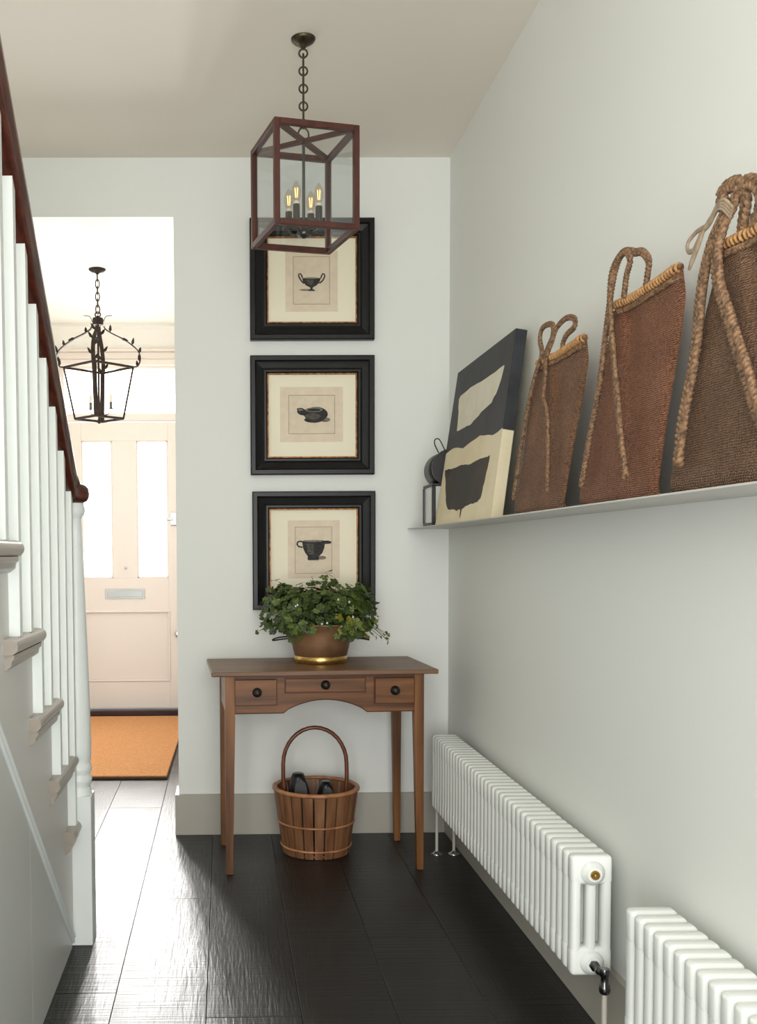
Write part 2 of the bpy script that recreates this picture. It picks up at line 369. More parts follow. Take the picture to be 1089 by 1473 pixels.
bd.build('panel_moulding', 'doorp', d1)
for a, b in ((L0, L1), (R0, R1)):
    p = MB().box((a, y0+.02, PZ0), (b, y0+.026, PZ1)).build('door_pane', 'frost', d1)
    q = MB(); e = .012
    q.box((a, y0+.004, PZ0), (a+e, y0+.02, PZ1), .002).box((b-e, y0+.004, PZ0), (b, y0+.02, PZ1), .002).box((a, y0+.004, PZ0), (b, y0+.02, PZ0+e), .002).box((a, y0+.004, PZ1-e), (b, y0+.02, PZ1), .002)
    q.build('glazing_bead', 'doorp', p)
lp = tag(MB().box((-.912, y0-.006, .89), (-.606, y0, .97), .003).build('letter_plate', 'chrome', d1), 'chrome letter plate')
MB().box((-.895, y0-.012, .905), (-.622, y0-.006, .955), .003).build('letter_flap', 'chrome', lp)
MB().lathe([(.011, 0), (.011, -.006), (.006, -.009)], (-.751, y0, 1.128), 16, 'y').build('spyhole', 'chrome', d1)
lt = MB().box((-.41, y0-.02, 1.45), (-.36, y0, 1.55), .004).build('night_latch', 'chrome', d1)
MB().box((-.44, y0-.03, 1.488), (-.385, y0-.02, 1.512), .004).build('latch_lever', 'chrome', lt)
MB().lathe([(.012, 0), (.012, -.03), (.026, -.035), (.03, -.05), (.022, -.064), (.004, -.068)], (-.352, y0, .622), 20, 'y').build('door_knob', 'chrome', d1)

# ------------------------------------------------------------------ staircase
RISE, GO = .2165, .267
def Zt(k): return .400+RISE*(k-1)
def Yt(k): return 3.39-GO*(k-1)
st = empty('staircase', (-.9, 3.3, 0), 'painted staircase with white square balusters, greige treads and dark mahogany handrail', 'staircase')
so = (-.9, 3.3, 0)
KM = 9
def mline(y): return .668-.835*(y-2.4)
for k in range(1, KM+1):
    z = Zt(k); yt = Yt(k)
    xr = -.484 if k > 1 else -.52
    tr = MB(so).box((-1.40, yt-GO-.02, z-.032), (xr, yt, z), .006).build('tread', 'greige', st)
    yn = min(yt, 3.164); ya = yt-.36
    # side nosing return: half round bullnose running along the side, cut square at its near end
    pr = [(-.4840, z-.036), (-.4675, z-.036)]+[(-.4705+.018*math.sin(a), z-.018-.018*math.cos(a)) for a in [PI*i/10 for i in range(1, 10)]]+[(-.4675, z), (-.4840, z)]
    MB(so).prism(pr, ya, yn, 'y').build('nosing', 'greige', tr)
    sc = [(-.4835, z-.036), (-.462, z-.036), (-.463, z-.046), (-.468, z-.05), (-.470, z-.062), (-.4835, z-.072)]
    MB(so).prism(sc, ya+.008, yn-.012 if k > 1 else yn, 'y').build('scotia', 'greige', tr)
    MB(so).box((-1.40, yt-.05, z-RISE+.0 if k > 1 else .0), (xr-.006, yt-.03, z-.032)).build('riser', 'white', st)
MB(so).box((-1.40, 3.37, 0), (-.53, 3.66, .19), .01).build('tread', 'greige', st)
# string (sawtooth board) and spandrel below the raking moulding
top = []
for k in range(1, KM+1):
    yr = Yt(k)-.035; top += [(yr, Zt(k)-RISE-.03 if k > 1 else 0.), (yr, Zt(k)-.033)]
top = [(min(a, 3.164), b) for a, b in top]
top.append((Yt(KM)-GO-.03, Zt(KM)-.033)); ye = top[-1][0]
top[0] = (3.164, mline(3.164))
MB(so).prism(top+[(ye, mline(ye))], -.512, -.4835, 'x').build('string_board', 'string', st)
ys_ = 2.50
MB(so).prism([(3.15, 0), (3.15, mline(3.15)), (ys_+.001, mline(ys_)), (ys_+.001, 0)], -.508, -.486, 'x').build('spandrel_panel', 'spandrel', st)
MB(so).prism([(ys_-.001, 0), (ys_-.001, mline(ys_)), (ye, mline(ye)), (ye, 0)], -.508, -.486, 'x').build('spandrel_panel', 'spandrel', st)
rk = MB(so)
for off, r in ((.0, .009), (-.017, .006), (.014, .004)):
    rk.tube([(-.484, 3.160, mline(3.160)+off), (-.484, ye, mline(ye)+off)], r, 8)
rk.build('raking_moulding', 'white', st)
# handrail
def rail(y): return 2.02-.805*(y-2.49)
prof = [(-.028, -.085), (-.022, -.098), (.022, -.098), (.028, -.085), (.022, -.055), (.0305, -.04), (.031, -.018), (.022, -.004), (0, .003), (-.022, -.004), (-.031, -.018), (-.0305, -.04), (-.022, -.055)]
pathy = [1.42, 2.0, 2.6, 3.0, 3.08, 3.13, 3.20]; pathz = [rail(1.42), rail(2.0), rail(2.6), rail(3.0), rail(3.08), rail(3.13)-.002, 1.462]
vs = []; fs = []; n = len(prof)
for i, (y, z) in enumerate(zip(pathy, pathz)):
    q = .9 if i < len(pathy)-1 else .68
    for a, b in prof: vs.append((-.4775+a, y, z+b*(1.0 if i < len(pathy)-1 else .6)))
for i in range(len(pathy)-1):
    for k in range(n): fs.append((i*n+k, i*n+(k+1) % n, (i+1)*n+(k+1) % n, (i+1)*n+k))
fs += [tuple(range(n)), tuple(range(len(vs)-n, len(vs)))[::-1]]
hr = MB(so).add(vs, fs, True); hr.build('handrail', 'mahogany', st)
# balusters
for i in range(-6, 7):
    k = 4-(i//2); y = 2.305+.1335*i; yb = y+.028
    zt0 = rail(y)-.088; zt1 = rail(yb)-.088; zb = Zt(k)
    b = MB(so); A = [(-.490, y, zb), (-.462, y, zb), (-.462, yb, zb), (-.490, yb, zb), (-.490, y, zt0), (-.462, y, zt0), (-.462, yb, zt1), (-.490, yb, zt1)]
    b.add(A, [(3, 2, 1, 0), (4, 5, 6, 7), (0, 1, 5, 4), (1, 2, 6, 5), (2, 3, 7, 6), (3, 0, 4, 7)]); b.build('baluster', 'white', st)
# newel
nx, ny = -.468, 3.21
nw = MB(so).box((nx-.045, ny-.045, 0), (nx+.045, ny+.045, .475), .002)
nw.lathe([(.044, .475), (.04, .495), (.036, .503), (.043, .512), (.044, .527), (.039, .536), (.038, .541), (.043, .55), (.044, .562), (.04, .572), (.037, .577), (.042, .59), (.0425, .62),
          (.0415, .70), (.038, .85), (.033, 1.0), (.028, 1.15), (.0235, 1.30), (.022, 1.345), (.026, 1.352), (.033, 1.362), (.034, 1.378), (.030, 1.386), (.030, 1.394)], (nx, ny, 0), 28)
nw = nw.build('newel_post', 'white', st)
tag(MB(so).lathe([(.028, 1.394), (.041, 1.4), (.047, 1.412), (.048, 1.424), (.046, 1.438), (.038, 1.449), (.02, 1.455), (.002, 1.456)], (nx, ny, 0), 32).build('newel_cap', 'mahogany', nw), 'round mahogany cap')

# ------------------------------------------------------------------ door mat
mo = (-.74, 6.55, 0)
mt_ = empty('door_mat', mo, 'orange brown coir doormat on the hall floor before the front door', 'doormat')
MB(mo).prism([(-1.22, 5.55), (-.318, 5.53), (-.288, 7.60), (-1.22, 7.62)], .0, .012, 'z', .003).build('backing', 'matedge', mt_)
MB(mo).prism([(-1.214, 5.556), (-.323, 5.537), (-.294, 7.59), (-1.214, 7.61)], .012, .021, 'z', .003).build('coir_pile', 'mat', mt_)

# ------------------------------------------------------------------ pictures on the back wall
def ell(cx, cy, a, b, n=28, t0=0, t1=2*PI): return [(cx+a*math.cos(t0+(t1-t0)*i/n), cy+b*math.sin(t0+(t1-t0)*i/n)) for i in range(n + (0 if abs(t1-t0-2*PI) < 1e-6 else 1))]
def picture(name, x0, x1, z0, z1, label, op, scale, px, plate, paper, art):
    cx, cz = (x0+x1)/2, (z0+z1)/2; w, h = x1-x0, z1-z0
    o = (cx, YB, z0)
    r = empty('framed_print', o, label, 'picture', 'framed cup prints on the back wall')
    # frame: mitred moulding profile swept round (distance in from outer edge, height off the wall)
    pr = [(0, 0), (0, .034), (.004, .037), (.020, .037), (.026, .030), (.034, .027), (.052, .021), (.060, .025), (.068, .025), (.073, .017), (.0735, 0)]
    mb = MB(o); vs = []; fs = []; n = len(pr)
    for sx, sz in ((-1, -1), (1, -1), (1, 1), (-1, 1)):
        for dd, hh in pr: vs.append((cx+sx*(w/2-dd), YB-hh, cz+sz*(h/2-dd)))
    for i in range(4):
        j = (i+1) % 4
        for k in range(n-1): fs.append((i*n+k, j*n+k, j*n+k+1, i*n+k+1))
    mb.add(vs, fs); mb.build('frame', 'blackframe', r)
    iw, ih = w/2-.073, h/2-.073
    g = MB(o)
    e = .0055
    g.box((cx-iw, YB-.02, cz-ih), (cx-iw+e, YB-.006, cz+ih), .001).box((cx+iw-e, YB-.02, cz-ih), (cx+iw, YB-.006, cz+ih), .001)
    g.box((cx-iw+e, YB-.02, cz-ih), (cx+iw-e, YB-.006, cz-ih+e), .001).box((cx-iw+e, YB-.02, cz+ih-e), (cx+iw-e, YB-.006, cz+ih), .001)
    g.build('gilt_slip', 'gilt', r)
    MB(o).box((cx-iw+.001, YB-.008, cz-ih+.001), (cx+iw-.001, YB-.003, cz+ih-.001)).build('mount', 'mount', r)
    def q(p): return (cx+(p[0]-px[0])*scale, cz-(p[1]-px[1])*scale)
    a, b = q(paper[:2]), q(paper[2:]); pp = MB(o).box((a[0], YB-.0088, b[1]), (b[0], YB-.008, a[1])).build('print_paper', 'print', r)
    a, b = q(plate[:2]), q(plate[2:]); MB(o).box((a[0], YB-.0093, b[1]), (b[0], YB-.0088, a[1])).build('plate_area', 'plate', pp)
    ln = MB(o); t = .0012
    for (u0_, v0_, u1_, v1_) in ((a[0], b[1], a[0]+t, a[1]), (b[0]-t, b[1], b[0], a[1]), (a[0], b[1], b[0], b[1]+t), (a[0], a[1]-t, b[0], a[1])): ln.box((u0_, YB-.0098, v0_), (u1_, YB-.0093, v1_))
    ln.build('plate_line', 'ink', pp)
    lay = 0
    for nm, m_, poly in art:
        lay += 1; y = YB-.0094-.0003*lay
        if nm == 'loop':
            pts = [q(p) for p in poly[0]]; MB(o).tube([(p[0], y, p[1]) for p in pts], poly[1]*scale, 6, flat=None).build('cup_handle', m_, pp)
        else:
            MB(o).prism([q(p) for p in poly], y, y-.0003, 'y').build(nm, m_, pp)
    return r
s1, s3 = 1/(3.682*332.5), 1/(2.866*332.5)
art1 = [('cup_shadow', 'cups', ell(370, 418, 36, 5)+[]), ('cup_drawing', 'cupd', [(353, 358), (442, 356), (446, 366), (438, 382), (424, 396), (408, 404), (404, 412), (418, 420), (416, 424), (384, 424), (382, 420), (394, 412), (390, 404), (372, 396), (358, 382), (351, 368)]),
        ('cup_highlight', 'cupm', [(372, 364), (412, 366), (406, 386), (392, 396), (378, 386)]), ('cup_rim', 'cupl', ell(398, 357, 40, 4)),
        ('loop', 'cupd', (([(358, 385), (346, 372), (336, 356), (331, 343), (334, 335), (342, 335), (348, 344), (352, 358)]), 3.2)), ('loop', 'cupd', (([(440, 384), (454, 374), (464, 360), (469, 346), (466, 336), (458, 335), (452, 344), (447, 360)]), 3.2))]
art2 = [('cup_shadow', 'cups', ell(472, 1112, 28, 12)), ('cup_drawing', 'cupd', ell(424, 1083, 63, 38)), ('cup_foot', 'cupd', ell(412, 1112, 50, 16)), ('cup_highlight', 'cupm', ell(408, 1094, 40, 17)),
        ('cup_rim', 'cupl', ell(414, 1060, 45, 12)), ('cup_mouth', 'cupd', ell(414, 1061, 36, 8)), ('cup_lug', 'cupd', [(324, 1052), (350, 1050), (372, 1062), (368, 1092), (340, 1086), (326, 1076)]), ('cup_lug_light', 'cupl', [(330, 1057), (350, 1056), (356, 1064), (334, 1066)])]
art3 = [('cup_shadow', 'cups', ell(524, 320, 20, 8)), ('cup_drawing', 'cupd', [(444, 252), (455, 247), (530, 247), (540, 254), (536, 280), (528, 300), (514, 314), (512, 324), (514, 330), (470, 330), (466, 324), (468, 314), (456, 298), (448, 278)]),
        ('cup_highlight', 'cupm', [(462, 262), (492, 264), (492, 306), (476, 308), (466, 292)]), ('cup_rim', 'cupl', ell(492, 250, 44, 4)),
        ('loop', 'cupd', (([(450, 254), (436, 251), (425, 255), (423, 264), (430, 273), (446, 276)]), 3.0)), ('cup_lug', 'cupd', [(526, 250), (552, 249), (566, 253), (563, 261), (546, 263), (530, 262)])]
picture('a', .119, .651, 2.145, 2.657, 'black framed print of a tall two-handled cup, topmost of three', None, s1, (401, 368), (303, 245, 495, 492), (262, 214, 537, 530), art1)
picture('b', .118, .651, 1.571, 2.079, 'black framed print of a squat lidless bowl, middle of three', None, s1, (404, 1091), (280, 983, 525, 1186), (235, 940, 567, 1228), art2)
picture('c', .124, .655, .989, 1.499, 'black framed print of a deep cup, partly hidden by the plant', None, s3, (492, 290), (415, 192, 568, 385), (385, 165, 600, 405), art3)

# ------------------------------------------------------------------ console table
TA = math.atan2(.047, .873); TL = (.384, 3.875, 0)
tb = empty('console_table', TL, 'small rustic pine table with three drawers against the back wall', 'table', None, TA)
# local frame: x along the front, y to the wall, front face of legs at y=0; x from -.38 to .38
MB().box((-.436, -.02, .767), (.436, .487, .785), .003).build('tabletop', 'pine_top', tb)
def leg(x, inx, y, iny):
    # x,y outer corner; tapers on the inner sides
    w0, w1 = .038, .026; z1 = .767; zt = .60
    v = []
    for z, w_ in ((0, w1), (zt, w0), (z1, w0)):
        X0, X1 = (x, x+inx*w_); Y0, Y1 = (y, y+iny*w_)
        v += [(X0, Y0, z), (X1, Y0, z), (X1, Y1, z), (X0, Y1, z)]
    f = [(0, 1, 2, 3), (8, 9, 10, 11)]
    for l in (0, 4):
        for k in range(4): f.append((l+k, l+(k+1) % 4, l+4+(k+1) % 4, l+4+k))
    bm = bmesh.new(); vv = [bm.verts.new(p) for p in v]
    for q in f: bm.faces.new([vv[i] for i in q])
    bmesh.ops.recalc_face_normals(bm, faces=bm.faces); bmesh.ops.bevel(bm, geom=bm.edges[:], offset=.0015, segments=1, affect='EDGES'); bm.verts.index_update()
    r = MB().add([q.co.copy() for q in bm.verts], [[q.index for q in ff.verts] for ff in bm.faces]); bm.free(); return r
LX = .3845
for sx in (-1, 1):
    leg(sx*LX, -sx, 0, 1).build('leg', 'pine_z', tb); leg(sx*LX, -sx, .425, -1).build('leg', 'pine_z', tb)
# front apron with an arch, cut-outs closed by drawers
def lx(X): return X-.397
ax0, ax1, zb, zp = -LX+.038, LX-.038, .621, .671
arch = [(ax0, .757), (ax0, zb), (lx(.236), zb)]
a0, a1 = lx(.236), lx(.560)
for i in range(1, 16):
    t = i/16; arch.append((a0+(a1-a0)*t, zb+(zp-zb)*math.sin(PI*t)**.72))
arch += [(a1, zb), (ax1, zb), (ax1, .757)]
MB().prism(arch, .008, .026, 'y').build('front_apron', 'pine_x', tb)
MB().box((ax0, .004, .757), (ax1, .03, .767)).build('top_rail', 'pine_dark', tb)
for sx in (-1, 1): MB().box((sx*(LX-.02), .038, .621), (sx*(LX-.004), .387, .767)).build('side_apron', 'pine_y', tb)
MB().box((ax0, .400, .621), (ax1, .418, .767)).build('back_apron', 'pine_x', tb)
edge = MB()
for i in range(2, len(arch)-4+1):
    pass
pts = [(p[0], .0075, p[1]+.001) for p in arch[1:-1]]
MB().tube(pts, .002, 6).build('apron_bead', 'pine_dark', tb)
def drawer(X0, X1, z0, z1, out):
    a, b = lx(X0), lx(X1)
    # dark reveal round the drawer front, then the front itself
    c = MB().box((a+.0035, out, z0+.0035), (b-.0035, .009, z1-.003), .002).build('drawer', 'pine_x', tb)
    MB().box((a, .0045, z0), (a+.003, .009, z1)).box((b-.003, .0045, z0), (b, .009, z1)).box((a, .0045, z0), (b, .009, z0+.003)).box((a, .0045, z1-.002), (b, .009, z1)).build('cock_bead', 'pine_dark', c)
    return c
for X0, X1, z0, z1, out, kx, kz in ((.046, .213, .652, .756, -.010, .134, .705), (.240, .556, .697, .756, .001, .398, .729), (.586, .745, .652, .756, -.008, .666, .705)):
    c = drawer(X0, X1, z0, z1, out); x = lx(kx)
    k = tag(MB().lathe([(.018, 0), (.018, -.003), (.009, -.005), (.008, -.012), (.014, -.016), (.0155, -.021), (.012, -.026), (.003, -.028)], (x, out, kz), 20, 'y').build('knob', 'knob', c), 'dark turned knob')

# ------------------------------------------------------------------ copper pot and plant
pc = (.394, 4.165, .785)
pot = empty('copper_pot', pc, 'copper planter pot with a brass foot band standing on the pine table', 'pot')
pr = [(.104, .027), (.107, .03), (.118, .075), (.131, .125), (.141, .155), (.144, .158), (.144, .162), (.139, .162), (.128, .12), (.114, .07), (.102, .032)]
MB().lathe(pr, (0, 0, 0), 48, capb=True, capt=True).build('bowl', 'copper', pot)
tag(MB().lathe([(.106, 0), (.1085, .002), (.109, .027), (.106, .031)], (0, 0, 0), 48).build('foot_band', 'brass', pot), 'shiny brass band')
for sx in (-1, 1):
    a = -.25 if sx > 0 else .12
    pts = smooth([(sx*.122, .045, .104), (sx*.165, .05, .100), (sx*.192, .03, .094), (sx*.197, 0, .092), (sx*.192, -.03, .094), (sx*.165, -.05, .100), (sx*.120, -.045, .104)], 5)
    MB().tube(pts, .003, 8).build('handle', 'iron', pot)
pl = empty('potted_plant', (pc[0], pc[1], pc[2]+.13), 'bushy green plant with small lobed leaves growing in the copper pot', 'plant')
po = Vector((pc[0], pc[1], pc[2]+.13))
MB(po).lathe([(.128, 0), (.128, .006)], (pc[0], pc[1], pc[2]+.128), 32).build('soil', 'soil', pl)
def leafmesh(name, mt, lobes=5):
    pts = [(0, 0, 0)]; n = lobes*4
    for i in range(n+1):
        a = -2.55+5.1*i/n; rr = .5*(.89+.11*math.cos(a*lobes*1.02)+.03*math.cos(a*11))
        x, y = rr*math.sin(a), .30+rr*math.cos(a)
        pts.append((x, y, .22*(x*x+(y-.3)**2)-.05*math.cos(a*lobes)))
    f = [(0, i, i+1) for i in range(1, n+1)]
    pts[0] = (0, .12, -.03)
    me = bpy.data.meshes.new(name); me.from_pydata([(x, y, -z) for x, y, z in pts], [], [t[::-1] for t in f]); me.materials.append(M[mt]); me.update(); return me
LM = [leafmesh('leaf', 'leaf1'), leafmesh('leaf', 'leaf2'), leafmesh('leaf', 'leaf3', 5)]
def leafpos(outer):
    while True:
        a = random.uniform(0, 2*PI); el = math.asin(random.uniform(-.55, 1)); k = random.uniform(.93, 1.05) if outer else random.uniform(.45, .95)
        dx, dy, dz = math.cos(a)*math.cos(el), math.sin(a)*math.cos(el), math.sin(el)
        e_ = .72
        sg = lambda q: math.copysign(abs(q)**e_, q)
        x = sg(dx)*.226*k; y = sg(dy)*.158*k; z = sg(dz)*.132*k+.060
        z *= 1+.11*math.sin(x*31+1.3)+.10*math.sin(x*67+y*40)+random.uniform(-.05, .07)
        x -= .004
        if z < .012 and math.hypot(x, y) < .15 and not (y < -.08 and random.random() < .35): continue
        if abs(x) > .135 and z < .006: continue
        if pc[1]+y > YB-.06 or z < -.014-(.02 if y < -.08 else 0): continue
        return Vector((x, y, z)), Vector((dx, dy, dz))
def leafrot(nrm):
    nrm = (nrm+Vector((random.gauss(0, .45), random.gauss(0, .45)-.25, random.gauss(0, .35)+.55))).normalized()
    q = nrm.to_track_quat('Z', 'Y'); return q @ Euler((0, 0, random.uniform(0, 2*PI))).to_quaternion()
leaves = 0
trail = []
for i in range(26):   # trailing sprigs low on both sides
    t = random.random(); s = 1 if random.random() < .74 else -1
    trail.append((Vector((s*(.15+.13*t), random.uniform(-.12, .04), -.01-.03*t*(1.0 if s > 0 else .6)+random.uniform(-.012, .03))), Vector((s*.8, -.4, -.1)), random.uniform(.016, .025)))
for i in range(290):
    if i < len(trail): p, nm, sz = trail[i]
    else: p, nm = leafpos(True); sz = random.uniform(.026, .046)
    if abs(p.x) > .2: sz = min(sz, .026)
    yel = (p.x > .02 and p.z < .06 and random.random() < .35)
    me = LM[2] if yel else LM[0 if random.random() < .62 else 1]
    o = bpy.data.objects.new('leaf', me); COL.objects.link(o); o.parent = pl; o.location = p; o.rotation_mode = 'QUATERNION'; o.rotation_quaternion = leafrot(nm); o.scale = (sz, sz, sz)
fo = MB()
for i in range(1000):
    p, nm = leafpos(random.random() < .35); sz = random.uniform(.020, .040); q = leafrot(nm); me = LM[1]
    fo.add([q @ (v.co*sz)+p for v in me.vertices], [list(f.vertices) for f in me.polygons])
fo = tag(fo.build('foliage', 'leaf2', pl), kind='stuff')
sm_ = MB()
for i in range(70):
    p, nm = leafpos(True); b = Vector((random.uniform(-.05, .05), random.uniform(-.05, .05), -.002)); m_ = (b+p)/2+Vector((0, 0, .03))
    sm_.tube(smooth([b, m_, p], 4), .0011, 5)
for p, nm, sz in trail:
    b = Vector((p.x*.45, p.y*.6, .02)); sm_.tube(smooth([b, Vector((p.x*.62, p.y*.8, max(.045, p.z+.03))), p], 4), .001, 5)
tag(sm_.build('stems', 'stem', pl), kind='stuff')
fm = MB()   # tiny white flowers
for (x, z) in ((-.112, .165), (-.105, .17), (.055, .19), (.10, .18), (.115, .12), (-.01, .095), (.01, .098)): 
    fm.lathe([(.001, 0), (.0045, .004), (.001, .009)], (x, -.17+abs(x)*.2, z-.06), 6)
tag(fm.build('tiny_flowers', 'white', pl), 'tiny white flowers', kind='stuff')

# ------------------------------------------------------------------ slatted basket with shoes
bc = (.373, 4.165, 0)
bk = empty('slatted_basket', bc, 'round wooden slatted basket with a tall bentwood handle under the table', 'basket')
def brad(z): return .134+(.172-.134)*z/.272
NS = 22
for k in range(NS):
    a = 2*PI*(k+.5)/NS; vs = []; wt = .0205
    for z in (.002, .268):
        R_ = brad(z); wz = R_*math.sin(PI/NS)*.86
        for (dr, ds) in ((-.003, -wz), (.003, -wz), (.003, wz), (-.003, wz)):
            vs.append(((R_+dr)*math.cos(a)-ds*math.sin(a), (R_+dr)*math.sin(a)+ds*math.cos(a), z))
    MB().add(vs, [(3, 2, 1, 0), (4, 5, 6, 7), (0, 1, 5, 4), (1, 2, 6, 5), (2, 3, 7, 6), (3, 0, 4, 7)]).build('slat', 'slat', bk)
def ring(R_, z, n=48): return [(R_*math.cos(2*PI*i/n), R_*math.sin(2*PI*i/n), z) for i in range(n)]
MB().tube(ring(.174, .268), .0075, 8, True, flat=1.2).tube(ring(.1655, .270), .005, 8, True).build('rim', 'cane', bk)
MB().tube(ring(brad(.13)+.005, .132), .0042, 8, True).build('hoop', 'cane', bk)
MB().tube(ring(brad(.035)+.005, .033), .0042, 8, True).build('hoop', 'cane', bk)
MB().lathe([(.13, .006), (.13, .016)], (0, 0, 0), 40).build('base', 'slat', bk)
pts = [(-.125, 0, .12), (-.129, 0, .24), (-.135, 0, .31)]+[(-.004-.131*math.cos(PI*t), 0, .365+.15*math.sin(PI*t)) for t in [i/16 for i in range(17)]]+[(.128, 0, .31), (.124, 0, .24), (.119, 0, .12)]
MB().tube(pts, .0085, 10).build('handle', 'bentwood', bk)
def shoe(x, y, z, h, w_, tilt, label):
    r = empty('shoe', (bc[0]+x, bc[1]+y, .018), label, 'shoe', 'black shoes in the basket')
    # heel-up shoe: rounded upper standing on its toe, sole towards the viewer
    vs = []; fs = []; ns, nr = 16, 18
    for i in range(ns+1):
        t = i/ns; zz = h*t; wd = w_*(math.sqrt(max(0, 1-((t-.52)/.52)**2))**.75 if t > .52 else (.82+.18*math.cos(PI*(t-.52)/.52*1.0) if True else 1))
        if t < .1: wd *= .6+4*t
        wd = max(wd, .002)
        for k in range(nr):
            a = 2*PI*k/nr; vs.append((wd*math.cos(a)+tilt*t, .042*math.sin(a)*(wd/w_)**.5, zz))
    for i in range(ns):
        for k in range(nr): fs.append((i*nr+k, i*nr+(k+1) % nr, (i+1)*nr+(k+1) % nr, (i+1)*nr+k))
    fs += [tuple(range(nr))[::-1], tuple(range(ns*nr, ns*nr+nr))]
    MB().add(vs, fs, True).build('upper', 'shoe', r)
    pts = []
    for i in range(ns+1):
        t = i/ns; wd = w_*.66*(math.sqrt(max(0, 1-((t-.5)/.5)**2))**.6); pts.append((t, wd))
    poly = [(wd+tilt*t+.006, h*.96*t) for t, wd in pts]+[(-wd+tilt*t+.006, h*.96*t) for t, wd in pts[::-1][1:-1]]
    MB().prism(poly, -.046, -.036, 'y').build('sole', 'sole', r)
shoe(-.062, -.03, 0, .313, .047, -.014, 'black shoe standing heel up in the slatted basket, left and taller of two')
shoe(.032, -.03, 0, .279, .040, .006, 'black shoe standing heel up in the slatted basket, right and lower of two')

# ------------------------------------------------------------------ radiators
def radsection():
    mb = MB(); T = .0195
    zb_, zt_ = 0., .30
    for cx in (-.0375, 0, .0375):
        vs = []; n = 20
        for z in (.045, .255):
            for k in range(n):
                a = 2*PI*k/n; ca_, sa_ = math.cos(a), math.sin(a); vs.append((cx+.0125*math.copysign(abs(ca_)**.7, ca_), T*math.copysign(abs(sa_)**.7, sa_), z))
        mb.add(vs, [(k, (k+1) % n, n+(k+1) % n, n+k) for k in range(n)], True)
    for z0_, z1_ in ((0, .072), (.228, .30)):
        mb.box((-.0505, -T, z0_), (.0505, T, z1_), .0105, 3)
    return mb
def radiator(xc, ynear, z0, nsec, label, rev=False):
    r = empty('column_radiator', (xc, ynear, 0), label, 'radiator', 'white column radiators on the right wall')
    s0 = radsection().build('radiator_section', 'rad', r, (0, .0195, z0))
    for i in range(1, nsec): share(s0, loc=(0, .0195+.046*i, z0))
    ln = .046*(nsec-1)
    MB().tube([(0, .02, z0+.03), (0, ln, z0+.03)], .017, 12).build('header_pipe', 'rad', r)
    MB().tube([(0, .02, z0+.27), (0, ln, z0+.27)], .017, 12).build('header_pipe', 'rad', r)
    return r, ln
RX, RZ = .8965, .189
ra, ln = radiator(RX, 2.443, RZ, 37, 'long white column radiator beside the table, valve at its near end')
hp = [(.030, .004), (.030, -.003), (.026, -.006), (.025, -.010), (.019, -.012), (.018, -.016)]
b = MB().lathe(hp, (0, 0, RZ+.258), 32, 'y').build('hub', 'rad', ra)
tag(MB().lathe([(.0115, -.014), (.0115, -.021), (.0095, -.024)], (0, 0, RZ+.258), 20, 'y').lathe([(.003, -.024), (.003, -.028)], (0, 0, RZ+.258), 6, 'y').build('bleed_valve', 'brass', b), 'brass air vent')
b = MB().lathe(hp, (0, 0, RZ+.034), 32, 'y').build('hub', 'rad', ra)
vz = RZ+.034
v = MB().lathe([(.013, -.014), (.013, -.026), (.010, -.028), (.010, -.05)], (0, 0, vz), 6, 'y', ).tube([(0, -.045, vz), (.006, -.056, vz-.001), (.010, -.06, vz-.008)], .010, 12)
v.lathe([(.011, .006), (.0125, 0), (.0125, -.008), (.009, -.012), (.009, -.03), (.0125, -.034), (.0135, -.045), (.0125, -.052), (.009, -.056)][::-1], (.010, -.06, vz+.004), 16)
tag(v.build('valve', 'darkchrome', ra), 'chrome angle valve')
MB().tube([(.010, -.06, vz-.045), (.010, -.06, 0.0)], .0065, 14).build('supply_pipe', 'pipe', ra)
# far support feet
for dx in (-.035, .035):
    ft = MB().tube([(dx, ln+.0, RZ+.02), (dx, ln+.0, .004)], .006, 12).build('support_leg', 'pipe', ra)
    MB().lathe([(.024, 0), (.024, .003), (.012, .008), (.008, .014)], (dx, ln, 0), 24).build('floor_flange', 'chrome', ft)
for yy in (.4, 1.3):
    MB().box((.03, yy-.015, RZ+.1), (XR-RX-.0005, yy+.015, RZ+.13)).build('wall_bracket', 'rad', ra)
N2 = 16
rb, ln2 = radiator(RX, 2.119-.046*N2+.007, .180, N2, 'white column radiator cut by the frame in the near right corner')
vy = ln2+.039
v2 = MB().lathe([(.012, 0), (.012, .02), (.009, .022), (.009, .03)], (0, vy, .214), 6, 'y').lathe([(.012, .012), (.012, -.03), (.010, -.04)][::-1], (0, vy+.035, .214), 14)
v2.build('valve', 'darkchrome', rb)
MB().tube([(0, vy+.035, .18), (0, vy+.035, 0)], .0065, 12).build('supply_pipe', 'pipe', rb)
MB().box((.03, .3, .27), (XR-RX-.0005, .33, .30)).build('wall_bracket', 'rad', rb)
for dx in (-.035, .035): MB().tube([(dx, .1, .2), (dx, .1, 0)], .006, 10).build('support_leg', 'pipe', rb)

# ------------------------------------------------------------------ shelf
SZ = 1.338
sh = MB((XR, 2.6, SZ)).prism([(.800, 1.3335), (.9799, 1.3335), (.9799, 1.3375), (.800, 1.3375)], .6, YB-.0005, 'y', .0006)
tag(sh.build('wall_shelf', 'shelf'), 'long thin pale grey metal shelf fixed to the right wall', 'shelf')
def planar(o, pts, mt, name, parent): pass

